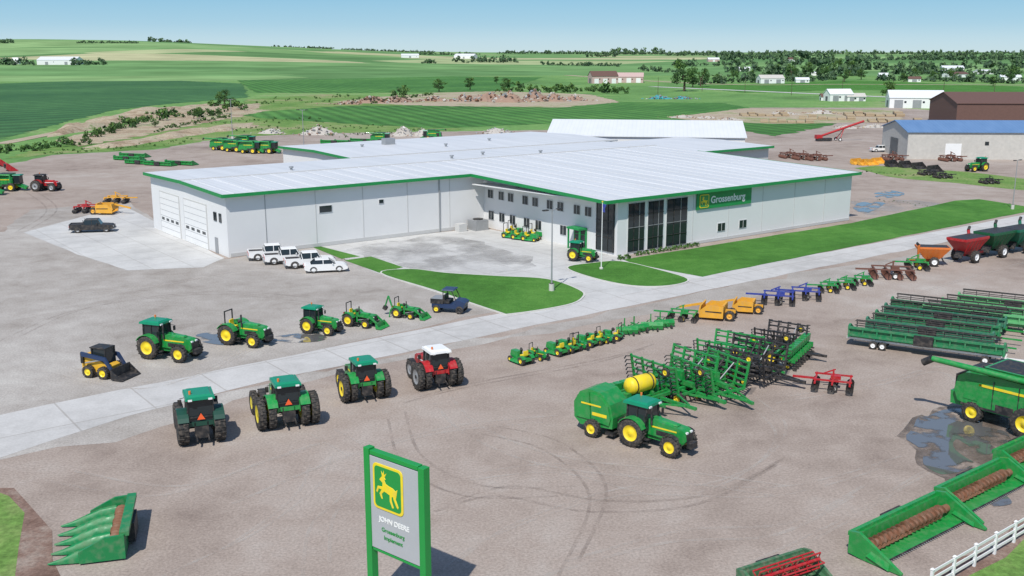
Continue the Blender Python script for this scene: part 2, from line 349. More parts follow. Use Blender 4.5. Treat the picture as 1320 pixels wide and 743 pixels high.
# puddles
def pudmat():
    m,n,l,b=newmat('puddle_water'); b.inputs['Base Color'].default_value=(.12,.12,.12,1); b.inputs['Roughness'].default_value=.03; b.inputs['IOR'].default_value=2.0
    tc=n.new('ShaderNodeTexCoord'); nt=n.new('ShaderNodeTexNoise'); nt.inputs['Scale'].default_value=.45; nt.inputs['Detail'].default_value=6; l.new(tc.outputs['Object'],nt.inputs['Vector'])
    mr=n.new('ShaderNodeMapRange'); mr.inputs['From Min'].default_value=.42; mr.inputs['From Max'].default_value=.5; l.new(nt.outputs['Fac'],mr.inputs['Value']); l.new(mr.outputs['Result'],b.inputs['Alpha'])
    return m
M_pd=pudmat()
M_wet=groundmat('wet_gravel',[(.10,.08,.065),(.15,.12,.10),(.24,.19,.165)],.25,1,6,rough=.5,alpha=(.3,.36,.6,.9))
patch('wet_ground',[(1165,548),(1215,525),(1275,530),(1325,560),(1315,595),(1235,622),(1180,595)],.040,M_wet,smooth=6,jit=1.6)
patch('puddle',[(1175,545),(1215,528),(1262,532),(1265,560),(1230,575),(1250,600),(1205,608),(1180,580)],.044,M_pd,smooth=6,jit=1)
patch('puddle',[(1230,552),(1290,556),(1305,575),(1262,585)],.048,M_pd,smooth=6,jit=.6)
for pts in ([(255,434),(300,426),(345,430),(320,442),(275,444)],[(348,436),(400,430),(420,436),(380,443)],[(1098,266),(1120,260),(1140,264),(1115,275)],[(1128,250),(1150,246),(1165,251),(1140,256)],[(1260,640),(1285,632),(1300,645),(1275,655)]):
    patch('puddle',pts,.044,M_pd,smooth=6,jit=.8)
# ---------------- main building ----------------
M_wall=mat('white_precast_wall',(.68,.68,.675),.85,var=.05,scale=.25)
M_wall2=mat('grey_wall_panel',(.5,.5,.49),.8,var=.06,scale=.3)
def roofmat(name,c1,c2,axis='X',sc=.35):
    m,n,l,b=newmat(name); tc=n.new('ShaderNodeTexCoord')
    w=n.new('ShaderNodeTexWave'); w.bands_direction=axis; w.inputs['Scale'].default_value=sc; w.inputs['Distortion'].default_value=0; l.new(tc.outputs['Object'],w.inputs['Vector'])
    mp=n.new('ShaderNodeMapping'); mp.inputs['Scale'].default_value=(.5,.03,1) if axis=='X' else (.03,.5,1); l.new(tc.outputs['Object'],mp.inputs['Vector'])
    nt=n.new('ShaderNodeTexNoise'); nt.inputs['Scale'].default_value=1; nt.inputs['Detail'].default_value=6; l.new(mp.outputs['Vector'],nt.inputs['Vector'])
    pw=n.new('ShaderNodeMath'); pw.operation='POWER'; pw.inputs[1].default_value=10; l.new(w.outputs['Fac'],pw.inputs[0])
    sb=n.new('ShaderNodeMath'); sb.operation='MULTIPLY_ADD'; sb.inputs[1].default_value=-.35; l.new(pw.outputs[0],sb.inputs[0]); l.new(nt.outputs['Fac'],sb.inputs[2])
    mx=n.new('ShaderNodeMix'); mx.data_type='RGBA'; mx.inputs['A'].default_value=(*c1,1); mx.inputs['B'].default_value=(*c2,1); l.new(sb.outputs[0],mx.inputs['Factor'])
    l.new(mx.outputs['Result'],b.inputs['Base Color']); b.inputs['Roughness'].default_value=.5; b.inputs['Metallic'].default_value=.05
    return m
M_roof=roofmat('metal_roof',(.52,.535,.55),(.76,.765,.775))
M_trim=mat('green_trim',(.01,.24,.06),.5)
bld=bpy.data.objects.new('dealership_building',None); bpy.context.scene.collection.objects.link(bld); bld.rotation_euler=(0,0,R_(37))
def part(m,name): return obj(name,m.mesh(name),parent=bld)
w=MB()
pl=lambda a:7.9+.0226*(a-100)
def prof(m,b0,b1,pts,mt): # extrude (a,z) section along b
    n=len(pts); vs=[(b0,a,z) for a,z in pts]+[(b1,a,z) for a,z in pts]
    m.add(vs,[tuple(range(n)),tuple(range(2*n-1,n-1,-1))]+[(i,(i+1)%n,n+(i+1)%n,n+i) for i in range(n)],mt)
prof(w,52,94.02,[(132,0),(162,0),(162,8.3),(147,8.7),(132,8.35)],M_wall)
prof(w,94,145.4,[(101.3,0),(162.02,0),(162.02,8.2),(147,8.65),(101.3,7.65)],M_wall)
prof(w,88,150,[(162.03,0),(192,0),(192,8.3),(177,8.7),(162.03,8.3)],M_wall)
prof(w,145.41,168,[(137,0),(162,0),(162,8.2),(150,8.5),(137,8.1)],M_wall2)
part(w,'walls')
r=MB()
def slab(m,b0,b1,pts,mt,t=.22): prof(m,b0,b1,pts+[(a,z-t) for a,z in pts[::-1]],mt)
slab(r,51.3,90.99,[(131.2,pl(131)),(147,pl(147)),(162.8,8.7)],M_roof)
slab(r,91.0,146.2,[(100.3,pl(100)),(147,pl(147)),(162.8,8.7)],M_roof)
slab(r,87.4,150.6,[(162.81,8.7),(177,9.05),(192.6,8.7)],M_roof)
slab(r,146.21,168.6,[(136.3,8.4),(150,8.75),(162.6,8.45)],M_roof)
part(r,'roof')
rs=MB() # raised seams and edge flashings
for b in range(53,91,3): rs.box((b,139.1,(pl(131)+pl(147))/2+.03),(.07,15.7,.07),M_roof,(math.degrees(math.atan(.0226)),0,0))
for b in range(93,146,3): rs.box((b,123.6,(pl(100)+pl(147))/2+.03),(.07,46.6,.07),M_roof,(math.degrees(math.atan(.0226)),0,0))
rs.box((71,147,pl(147)+.03),(39.5,.6,.1),M_wall2); rs.box((118.6,147,pl(147)+.03),(55,.6,.1),M_wall2); rs.box((119,162.8,8.76),(63,.5,.16),M_wall2)
part(rs,'roof_seams')
t=MB()
def fas(b0,a0,z0,b1,a1,z1,h=.42):
    d=Vector((b1-b0,a1-a0,0)).normalized(); nn=Vector((-d.y,d.x,0))*.06
    vs=[]
    for (b,a,z) in((b0,a0,z0),(b1,a1,z1)):
        for s_ in(-1,1):
            for q in(.03,-h): vs.append((b+nn.x*s_,a+nn.y*s_,z+q))
    t.add(vs,[(0,1,3,2),(4,6,7,5),(0,4,5,1),(2,3,7,6),(0,2,6,4),(1,5,7,3)],M_trim)
fas(51.2,131.1,pl(131),90.9,131.1,pl(131)); fas(90.92,131.0,pl(131),90.92,100.3,pl(100)); fas(90.85,100.2,pl(100),146.3,100.2,pl(100))
fas(51.2,131.2,pl(131),51.2,147,pl(147)); fas(51.2,147,pl(147),51.2,162.8,8.7); fas(146.28,100.3,pl(100),146.28,136,pl(136))
fas(87.3,162.9,8.7,87.3,177,9.05); fas(87.3,177,9.05,87.3,192.6,8.7); fas(146.3,136.2,8.4,168.7,136.2,8.4)
part(t,'fascia')
ov=MB(); ov.box((92.5,115.8,7.35),(2.9,30.5,.12),M_wall,(-1.29,0,0)); part(ov,'soffit')
wn=MB(); M_frame=mat('window_frame',(.6,.6,.6),.5)
def winA(a,z,wd,h):
    wn.box((93.97,a,z),(.1,wd+.16,h+.16),M_frame); wn.box((93.94,a,z),(.1,wd,h),GL); wn.box((93.92,a,z),(.1,.05,h),M_frame)
def winF(b,z,wd,h,a0=101.3,mull=0):
    wn.box((b,a0-.03,z),(wd+.16,.1,h+.16),M_frame); wn.box((b,a0-.06,z),(wd,.1,h),GL)
    for i in range(mull): wn.box((b-wd/2+wd*(i+1)/(mull+1),a0-.09,z),(.06,.1,h),M_frame)
for k,a in enumerate((107.2,109.6,113.2,115.6,119,121.4,125,127.4,130.2)): winA(a,5.4,1.25,1.25)
for a in (112.5,118.2,121,124.5,127.2,130): winA(a,2.1,1.3,1.3)
wn.box((93.9,103.6,3.75),(.12,3.6,6.6),GL)
for a in(101.9,103,104.2,105.3): wn.box((93.82,a,3.75),(.1,.09,6.6),BK)
for z in(2.4,4.6): wn.box((93.8,103.6,z),(.1,3.6,.09),BK)
for b0,b1 in((95.9,98.9),(99.6,102.5),(103.2,107.2)):
    winF((b0+b1)/2,3.7,b1-b0,6.6)
    for i in range(1,3): wn.box((b0+(b1-b0)*i/3,101.17,3.7),(.05,.1,6.6),BK if i%2 else GY)
    for z in(2,3.7,5.4): wn.box(((b0+b1)/2,101.15,z),(b1-b0,.1,.05),GY if z==3.7 else BK)
winF(114.5,2.0,1.5,1.1,mull=1); winF(119.2,2.0,1.5,1.1,mull=1)
winF(66.5,5.3,1.9,.9,132); winF(75.5,5.6,.7,.5,132)
# entrance portal: slim green posts, thin canopy, glazed doors
for a in(107.5,109.9): wn.box((92.7,a,1.45),(.18,.2,2.9),M_trim); wn.box((93.88,a,1.45),(.2,.2,2.9),M_trim)
wn.box((93.2,108.7,2.98),(1.5,2.7,.26),M_trim); wn.box((93.85,108.7,1.4),(.12,2.2,2.7),GL); wn.box((93.75,108.7,1.4),(.08,.1,2.7),M_trim); wn.box((93.75,108.7,2.1),(.08,2.2,.1),M_trim)
for a0,wd,h in((143.5,8.5,6.2),(154,8,6.2)):
    wn.box((51.97,a0,h/2),(.1,wd+.5,h+.3),M_wall2); wn.box((51.93,a0,h/2),(.1,wd,h-.1),WH)
    for k in range(1,7): wn.box((51.9,a0,h*k/7),(.06,wd,.05),GY)
    for q in range(4): wn.box((51.88,a0-wd/2+wd*(q+.5)/4,h*2.5/7),(.04,wd/7,.4),GL)
wn.box((51.95,136,5.1),(.1,1.0,1.2),GL); wn.box((51.95,136,1.1),(.1,1,2.2),GY); wn.box((51.95,134.2,5.1),(.1,.8,1.2),GL)
for b in (57.5,65,72.5,80,87.5): wn.box((b,131.99,4.1),(.1,.06,8.2),GY if b==57.5 else M_wall2)
for b in (108.5,116,123.5,131,138.5): wn.box((b,101.29,3.8),(.07,.06,7.5),M_wall2)
wn.box((73,131.98,.3),(41.5,.1,.5),M_wall2); wn.box((126.5,101.27,.25),(37.5,.08,.4),M_wall2); wn.box((85.6,131.9,4.1),(.16,.16,8.2),GY)
part(wn,'windows')
hv=MB()
for b,a in((100,150),(108,152),(118,148),(70,150),(112,170),(126,175),(98,178)):
    hv.cyl((b,a,8.4),(b,a,9.3),.2,GY); hv.cyl((b,a,9.3),(b,a,9.5),.36,GY)
hv.box((105,180,9.5),(2.2,1.6,1.4),GY); hv.box((91.6,130.3,.8),(2.4,2.2,1.6),GY); hv.cyl((91.6,130.3,1.6),(91.6,130.3,1.75),.8,BK)
hv.box((88.6,130.6,.6),(1.4,1.2,1.2),M_wall2)
part(hv,'roof_vents_and_units')
DEER=[(1.6,7.0),(2.5,7.9),(2.8,8.0),(2.4,9.6),(3.1,8.8),(3.6,9.9),(3.7,8.6),(4.8,9.3),(3.9,7.9),(4.4,7.5),(3.8,7.2),(4.4,6.3),(5.6,6.0),(7.2,5.8),(8.3,5.3),(9.2,5.9),(8.9,4.8),(8.7,4.0),(8.4,3.0),(9.5,1.2),(9.2,.6),(8.6,1.0),(7.4,2.9),(7.2,3.5),(6.6,3.1),(6.7,2.2),(7.5,.5),(6.8,.3),(5.8,2.0),(5.8,3.6),(4.6,3.9),(3.6,4.1),(2.5,3.2),(2.9,1.9),(2.3,1.9),(1.5,3.2),(2.4,4.4),(1.3,4.4),(.7,3.2),(.1,3.5),(.8,5.1),(2.8,5.3),(2.9,6.3),(2.4,6.6)]
def rrect(x0,y0,x1,y1,r,n=5):
    o=[]
    for cx,cy,a in((x1-r,y1-r,0),(x0+r,y1-r,90),(x0+r,y0+r,180),(x1-r,y0+r,270)):
        for k in range(n+1): t=R_(a+90*k/n); o.append((cx+r*math.cos(t),cy+r*math.sin(t)))
    return o
def deersign(m,x0,z0,wd,ht,y,yel,grn):
    m.prism(rrect(x0,z0,x0+wd,z0+ht,wd*.13),y-.04,y,yel)
    k=wd*.06; m.prism(rrect(x0+k,z0+k,x0+wd-k,z0+ht-k,wd*.1),y-.05,y-.003,grn)
    s_=(wd-3.4*k)/10; sy=(ht-3.6*k)/10
    m.prism([(x0+1.7*k+p*s_,z0+1.8*k+q*sy) for p,q in DEER],y-.062,y-.01,yel)
sg=MB(); sg.box((114.8,101.15,6.15),(11.6,.18,2.3),M_trim); deersign(sg,109.5,5.2,1.9,1.9,101.05,YE,GR)
part(sg,'wall_sign')
def text(s,size,loc,rot,mt,parent,name,ex=.01,ax='LEFT',bold=0):
    c=bpy.data.curves.new(name,'FONT'); c.body=s; c.size=size; c.extrude=ex; c.align_x=ax; c.offset=bold; c.materials.append(mt)
    o=bpy.data.objects.new(name,c); bpy.context.scene.collection.objects.link(o); o.location=loc; o.rotation_euler=rot; o.parent=parent; return o
text('Grossenburg',1.4,(111.8,101.03,5.75),(R_(90),0,0),WH,bld,'sign_lettering',bold=.035)
# entry pylon sign
PL=Vector((-7.1,47.6,0)); PR=Vector((-3.95,45.0,0)); ang=math.degrees(math.atan2(PR.y-PL.y,PR.x-PL.x)); WS=(PR-PL).length
s=MB(); zt=8.3; M_sg=mat('sign_green',(.012,.27,.05),.4,var=.06); M_spanel=mat('sign_panel_grey',(.40,.41,.43),.45,var=.05)
s.box((.2,0,zt/2),(.38,.42,zt),M_sg); s.box((WS-.19,0,zt/2-.05),(.38,.42,zt-.1),M_sg)
s.box((WS/2,-.02,zt-2.75),(WS-.5,.26,4.8),M_spanel); s.box((WS/2,0,zt-.18),(WS-.84,.36,.22),M_sg)
s.box((WS/2,0,zt-5.25),(WS-.84,.3,.12),M_sg)
s.box((WS/2,0,.15),(WS+1,1.4,.3),CW)
deersign(s,.62,zt-2.95,2.05,2.35,-.155,YE,M_sg)
so=obj('dealership_pylon_sign',s.mesh('pylon'),PL,ang)
so.modifiers.new('bev','BEVEL').width=.015
text('JOHN DEERE',.36,(.95,-.16,zt-3.6),(R_(90),0,0),WH,so,'sign_lettering',bold=.008)
text('Grossenburg',.3,(1.1,-.16,zt-4.1),(R_(90),0,0),GR,so,'sign_lettering',bold=.005)
text('Implement',.3,(1.25,-.16,zt-4.5),(R_(90),0,0),GR,so,'sign_lettering',bold=.005)
# ---------------- vehicle builders ----------------
def tractor(m,R=.95,rf=.68,wb=2.8,tr=.95,w=.5,fw=.42,body=None,roof=None,rim=None,cab=True,duals=0,fduals=0,loader=0,backhoe=0,hood=1.0,fend=None):
    body=body or GR; roof=roof or GR2; rim=rim or YE; fend=fend or body
    m.T=Matrix.Translation((-wb/2,0,0)); hw=.42*hood
    m.box((wb/2,0,R*.85),(wb+.7,.5,.45),BK if body!=GR else GR)
    m.cyl((0,-tr-duals*.75,R),(0,tr+duals*.75,R),.14,BK); m.cyl((wb,-tr-.1,rf),(wb,tr+.1,rf),.11,BK)
    zt=R+.95*hood; zb=R*.95
    m.prism([(.85,zb),(wb+.55,zb-.1),(wb+.78,zb+.15),(wb+.72,zt-.38),(wb+.45,zt-.2),(wb*.6,zt-.04),(.85,zt)],-hw,hw,body)
    m.box((wb*.55+.3,0,zt-.06),(wb*.7,hw*1.2,.1),body,top=(.9,.6))
    m.box((wb+.72,0,zb+.3),(.16,hw*1.7,.55),BK)
    for q in(-1,1):
        m.box((wb*.55+.45,q*(hw+.008),zt-.42),(wb*.65,.02,.09),YE if body==GR else WH); m.box((wb*.6+.4,q*(hw+.006),zb+.25),(wb*.45,.02,.3),BK)
        m.box((wb+.72,q*hw*.6,zt-.38),(.12,.2,.12),WH)
        for i in range(1+duals): m.wheel(0,q*(tr+i*(w+.14)),R,w,rim)
        for i in range(1+fduals): m.wheel(wb,q*(tr+i*(fw+.12)),rf,fw,rim)
        m.arc((0,R),R+.1,q*(tr-.32),q*(tr+.28),25,150,fend)
        m.box((-.1,q*(tr-.33),R+.45),(1.2,.05,.75),fend)
        m.arc((wb,rf),rf+.08,q*(tr-.2),q*(tr+.2),50,140,BK,n=5,th=.03)
        m.box((.95,q*.75,R*.7),(.5,.28,.06),BK); m.box((.95,q*.78,R*.45),(.5,.28,.06),BK)
        m.box((-.75,q*.32,R*.6),(.9,.08,.09),BK,(0,-18,0)); m.box((-.6,q*.35,R*1.0),(.08,.08,.8),BK)
        m.box((-.6,q*(tr-.1),R+.75),(.06,.22,.14),RDL)
    m.box((-.45,0,R*.8),(.4,.7,.7),BK); m.box((wb+.95,0,zb-.12),(.35,.7,.35),BK)
    m.cyl((1.15,-hw-.1,zt-.3),(1.15,-hw-.1,zt+.75),.07,BK)
    if cab:
        cz=R+.2; ch=1.55
        m.box((.18,0,cz+ch/2),(1.45,1.42,ch),GL,top=(.94,.92))
        for x in(-.53,.88):
            for q in(-1,1): m.box((x,q*.7,cz+ch/2),(.09,.09,ch),BK,(q*2.6,0,0))
        for q in(-1,1): m.box((.2,q*.7,cz+ch/2),(.07,.08,ch),BK,(q*2.6,0,0)); m.box((.2,q*.72,cz+.12),(1.4,.05,.3),BK)
        m.box((.12,0,cz+ch+.07),(1.85,1.62,.16),roof,top=(.97,.97)); m.box((.12,0,cz+ch+.19),(1.65,1.42,.1),roof,top=(.85,.82))
        for q in(-1,1): m.box((1.07,q*.55,cz+ch+.02),(.08,.25,.1),WH); m.box((-.83,q*.55,cz+ch+.02),(.06,.22,.1),WH); m.box((1.0,q*1.0,cz+ch*.6),(.06,.22,.35),BK); m.cyl((.9,q*.7,cz+ch*.8),(1.0,q*1.0,cz+ch*.75),.02,BK)
        m.cyl((-.3,.5,cz+ch+.24),(-.3,.5,cz+ch+.42),.07,OR)
        m.box((-.62,0,cz+.5),(.05,1.2,.06),BK); m.box((-.6,0,cz+.1),(.08,1.3,.25),body)
        vs=[(-.66,-.22,R+.55),(-.66,.22,R+.55),(-.66,0,R+.93)]; m.add(vs,[(0,1,2)],SMV)
    else:
        m.box((.1,0,R+.25),(1.0,1.1,.12),BK); m.box((0,0,R+.5),(.5,.5,.14),YE); m.box((-.25,0,R+.8),(.12,.48,.55),YE)
        m.cyl((.75,0,R+.4),(.6,0,R+.95),.04,BK); m.lathe((.58,0,R+.95),[(.02,-.2),(.2,-.02),(.2,.02),(.02,.2)],BK,10)
        for q in(-1,1): m.box((-.5,q*.5,R+.95),(.08,.08,1.7),BK)
        m.box((-.5,0,R+1.8),(.08,1.08,.08),BK)
    if loader:
        for q in(-1,1):
            m.box((.95,q*.6,R+.1),(.16,.12,1.1),body); X=wb+1.35
            m.prism([(.8,R+.65),(.8,R+.45),(wb+.4,R+.35),(X,.45),(X+.12,.6),(wb+.5,R+.58)],q*.6-.06,q*.6+.06,body)
            m.cyl((1.0,q*.6,R),(wb+.3,q*.6,R+.3),.05,GY)
        m.prism([(wb+1.3,.75),(wb+1.3,.1),(wb+2.0,.04),(wb+2.0,.1),(wb+1.38,.16),(wb+1.36,.75)],-.95,.95,body)
        for q in(-.95,.95): m.prism([(wb+1.3,.75),(wb+1.3,.08),(wb+2.0,.05)],q-.02,q+.02,body)
    if backhoe:
        m.box((-.9,0,.7),(.4,.9,.7),body); m.cyl((-1.1,0,.9),(-1.7,0,2.5),.12,body); m.cyl((-1.7,0,2.5),(-2.2,0,1.1),.1,body); m.box((-2.2,0,.9),(.5,.45,.5),BK,(0,30,0))
        for q in(-1,1): m.box((-1,q*.9,.5),(.12,.12,1),body,(q*20,0,0))
def pickup(m,col=None,flip=0):
    col=col or WH
    m.prism([(-2.9,.55),(-2.9,1.08),(-1.15,1.12),(-1.1,1.1),(1.1,1.12),(2.6,1.02),(2.85,.85),(2.9,.5),(2.4,.38),(-2.6,.4)],-.96,.96,col)
    m.box((.05,0,1.42),(2.5,1.72,.68),GL,top=(.72,.86),sh=(-.05,0)); m.box((-.02,0,1.79),(1.8,1.48,.07),col,top=(.93,.93))
    for x,rr in((-1.02,12),(.05,0),(1.0,-26)):
        for q in(-1,1): m.box((x,q*.82,1.42),(.08,.05,.7),col,(q*8,-rr if x<0.5 else -28,0))
    m.box((-2.0,0,1.125),(1.55,1.6,.03),BK)
    for q in(-1,1):
        m.box((-2.0,q*.9,1.16),(1.7,.12,.12),col); m.box((2.86,q*.7,.82),(.1,.35,.2),GY); m.box((-2.91,q*.85,.9),(.06,.16,.35),RDL)
        for x in(-1.85,1.9): m.wheel(x,q*.84,.42,.28,GY,lug=False); m.arc((x,.42),.5,q*.9,q*.985,0,180,BK,n=8,th=.08)
        m.box((.75,q*1.08,1.25),(.12,.2,.18),col); m.box((0,q*.97,.45),(2.6,.1,.08),BK)
    m.box((-2.9,0,1.16),(.08,1.8,.12),col); m.box((2.9,0,.72),(.06,1.1,.3),BK); m.box((2.95,0,.5),(.12,1.8,.18),GY); m.box((-2.98,0,.5),(.14,1.8,.18),GY)
def sedan(m):
    m.prism([(-2.3,.4),(-2.35,.75),(-2.1,.95),(-1.5,.98),(1.0,.95),(2.0,.82),(2.3,.65),(2.32,.35),(1.9,.25),(-1.9,.25)],-.9,.9,WH)
    m.box((-.3,0,1.17),(2.7,1.6,.45),GL,top=(.58,.84),sh=(-.05,0)); m.box((-.37,0,1.41),(1.55,1.34,.06),WH,top=(.9,.92))
    for q in(-1,1):
        for x in(-1.35,1.4): m.wheel(x,q*.8,.33,.22,GY,lug=False); m.arc((x,.33),.4,q*.85,q*.92,0,180,BK,n=8,th=.07)
        m.box((-.3,q*.74,1.17),(.07,.05,.46),WH,(q*14,0,0)); m.box((2.25,q*.65,.66),(.15,.35,.12),GY); m.box((-2.3,q*.65,.75),(.1,.4,.12),RDL); m.box((.7,q*1.0,1.02),(.1,.16,.12),WH)
def utv(m):
    m.box((0,0,.62),(2.8,1.35,.35),NV); m.prism([(.6,.8),(1.5,.75),(1.55,.95),(1.2,1.1),(.6,1.15)],-.66,.66,NV)
    m.box((-.95,0,1.0),(1.1,1.4,.4),BK); m.box((-.95,0,1.21),(1.0,1.3,.03),GY); m.box((-.1,0,.95),(.5,1.2,.25),BK); m.box((-.35,0,1.25),(.15,1.2,.5),BK)
    for q in(-1,1):
        m.cyl((.75,q*.62,1.1),(.35,q*.6,1.95),.04,BK); m.cyl((-.4,q*.62,.9),(-.4,q*.6,1.95),.04,BK); m.cyl((-.4,q*.6,1.95),(.35,q*.6,1.95),.04,BK)
        for x in(-1.0,1.05): m.wheel(x,q*.62,.34,.28,YE if x<0 else BK,lug=False)
    m.box((0,0,2.0),(1.1,1.4,.08),NV,top=(.9,.9)); m.cyl((.55,.3,1.2),(.4,.3,1.4),.03,BK)
def skid(m):
    m.prism([(-1.3,.4),(-1.35,1.3),(-1.1,1.55),(-.4,1.5),(.9,.8),(.9,.35)],-.55,.55,mat('construction_yellow',(.75,.42,.03),.45,dust=.2))
    m.box((0.05,0,1.35),(1.15,.95,1.3),GL,top=(.92,.9)); m.box((0.0,0,2.03),(1.3,1.0,.08),BK)
    for x in(-.5,.58):
        for q in(-1,1): m.box((x,q*.48,1.35),(.08,.08,1.35),BK)
    for q in(-1,1):
        for x in(-.65,.55): m.wheel(x,q*.75,.42,.34,YE)
        m.prism([(-1.2,1.75),(-1.15,1.45),(.6,1.25),(1.25,.45),(1.4,.5),(.75,1.5)],q*.7-.07,q*.7+.07,NV); m.cyl((-.9,q*.7,1.0),(.4,q*.7,1.3),.05,GY)
        m.box((-1.15,q*.68,1.3),(.2,.12,.7),BK)
    m.prism([(1.3,.8),(1.3,.08),(2.2,.03),(2.2,.08),(1.42,.2),(1.4,.8)],-.95,.95,BK)
    for q in(-.95,.95): m.prism([(1.3,.8),(1.3,.06),(2.2,.05)],q-.03,q+.03,BK)
def header(m,L=8,col=None,rust=RU,reel=None):
    col=col or GR
    m.prism([(-.45,.15),(-.55,.95),(-.35,1.0),(-.28,.3),(.15,.12),(.95,.1),(.95,.04),(-.3,.05)],-L/2,L/2,col)
    m.box((-.62,0,1.0),(.2,L,.2),col); m.box((-.6,0,.35),(.2,L*.98,.18),col); m.box((.98,0,.07),(.12,L,.05),BK)
    m.cyl((.08,-L/2+.1,.5),(.08,L/2-.1,.5),.2,rust,n=12)
    k=int(L/.4)
    for i in range(k):
        y=-L/2+.3+i*(L-.6)/k; n=14; vs=[]
        for a in range(n+1):
            t=2*math.pi*a/n; yy=y+.4*a/n*(1 if y<0 else -1)
            vs+=[(.08+.2*math.cos(t),yy,.5+.2*math.sin(t)),(.08+.34*math.cos(t),yy,.5+.34*math.sin(t))]
        m.add(vs,[(2*a,2*a+1,2*a+3,2*a+2) for a in range(n)],rust)
    for q in(-1,1):
        m.prism([(-.6,.1),(-.6,1.15),(-.1,1.25),(.7,.85),(2.1,.12),(2.1,.05),(.2,.03)],q*L/2-.09,q*L/2+.09,col)
        m.box((1.0,q*(L/2+.02),.35),(1.2,.35,.3),col,(0,14,0),top=(.8,.4))
    for i in range(int(L/1.2)): m.box((-.63,-L/2+.6+i*1.2,.65),(.12,.12,.75),col)
    m.box((-.8,0,.6),(.2,1.6,.9),BK)
    for i in range(int(L/.18)): m.box((1.06,-L/2+.1+i*.18,.07),(.12,.03,.03),GY)
    if reel:
        for k in range(5):
            t=k*1.256; m.cyl((.65+.45*math.cos(t),-L/2+.2,1.1+.45*math.sin(t)),(.65+.45*math.cos(t),L/2-.2,1.1+.45*math.sin(t)),.05,reel,n=6)
        m.cyl((.65,-L/2+.1,1.1),(.65,L/2-.1,1.1),.1,reel)
        for q in range(6): 
            y=-L/2+.2+(L-.4)*q/5
            for k in range(5): t=k*1.256; m.box((.65+.22*math.cos(t),y,1.1+.22*math.sin(t)),(.45,.04,.05),reel,(0,-math.degrees(t),0))
def cornhead(m,n=4):
    L=n*.95; g=mat('corn_header_green',(.01,.2,.06),.4,dust=.3)
    m.box((-.5,0,.6),(.18,L+.3,1.15),g); m.box((-.1,0,.2),(.9,L+.2,.12),g); m.cyl((-.15,-L/2,.6),(-.15,L/2,.6),.19,RU); m.box((-.6,0,1.2),(.4,L+.4,.2),g); m.box((-.75,0,.6),(.3,1.5,.9),BK)
    for i in range(int(L/.3)): m.lathe((-.15,-L/2+.15+i*.3,.6),[(.19,-.02),(.33,.02),(.19,.05)],RU,12)
    for i in range(n+1):
        y=-L/2+i*.95; hw=.28 if 0<i<n else .2; vs=[]
        secs=((.1,1.0,.9),(.8,.95,.8),(1.5,.8,.5),(2.1,.5,.22),(2.6,.12,.07))
        for x,k,z in secs:
            for a in range(7): t=math.pi*a/6; vs.append((x,y+hw*k*math.cos(t),.06+z*math.sin(t)*.9))
        fs=[(s*7+a,s*7+a+1,(s+1)*7+a+1,(s+1)*7+a) for s in range(4) for a in range(6)]
        m.add(vs,fs,g,True); m.add(vs[:7],[tuple(range(7))],g)
        if i<n: m.box((.7,y+.475,.25),(1.5,.36,.06),BK); m.box((.6,y+.475,.32),(1.4,.08,.05),GY)
    for q in(-1,1): m.prism([(-.6,.1),(-.6,1.2),(.2,1.15),(1.3,.6),(1.3,.08)],q*(L/2+.26)-.06,q*(L/2+.26)+.06,g)
def combine(m,body=None,rim=None,head=0,sx=1):
    body=body or GR; rim=rim or YE
    m.prism([(-3.6,1.3),(-3.9,2.0),(-3.7,3.0),(-3.2,3.35),(-.8,3.45),(1.4,3.4),(1.6,3.2),(1.6,1.5),(.6,1.0),(-2.2,1.0)],-1.45,1.45,body)
    m.box((-3.7,0,1.3),(1.1,2.2,.9),body,top=(1.1,1)); m.box((-3.95,0,2.4),(.1,2.3,1.2),BK)
    for q in(-1,1):
        m.box((-.6,q*1.47,2.7),(3.2,.04,.16),YE if body==GR else WH); m.box((-.5,q*1.47,1.7),(3.4,.05,1.1),body); m.box((-2.6,q*1.46,2.2),(1.2,.06,1.3),BK if q>0 else body)
        m.box((-1.2,q*1.485,2.2),(.05,.05,1.9),BK); m.box((.5,q*1.485,2.2),(.05,.05,1.9),BK); m.box((-.35,q*1.5,1.4),(1.2,.04,.5),BK)
        m.box((-1.5,q*1.5,1.15),(3.6,.1,.14),BK)
        m.wheel(1.2,q*1.6,.98,.75,rim); m.wheel(-2.5,q*1.35,.7,.5,rim)
    m.box((-.3,0,3.75),(2.8,2.7,.6),body,top=(1.15,1.18)); m.box((-.3,0,4.03),(2.9,2.8,.05),BK)
    m.box((2.35,0,2.75),(1.5,1.7,1.7),GL,top=(.88,1.05)); m.box((2.35,0,3.7),(1.9,2.0,.2),GR2 if body==GR else body,top=(.9,.9))
    for x in(1.65,3.0):
        for q in(-1,1): m.box((x,q*.86,2.75),(.08,.06,1.7),BK)
    m.box((2.3,0,1.8),(1.6,1.9,.2),BK); m.box((3.2,0,1.15),(2.4,1.1,.7),body,(0,24,0))
    for z in range(5): m.box((1.9,1.75,.6+z*.3),(.4,.5,.05),BK)
    m.cyl((1.2,-1.55,3.7),(-5.2,-2.3,4.0),.2,body); m.cyl((-5.2,-2.3,4.0),(-5.8,-2.35,3.6),.26,BK); m.cyl((1.2,-1.55,1.8),(1.2,-1.55,3.7),.22,body)
    m.cyl((-2.2,-.9,3.4),(-2.2,-.9,3.9),.1,BK); m.box((-2.6,0,3.5),(1.2,1.6,.3),BK)
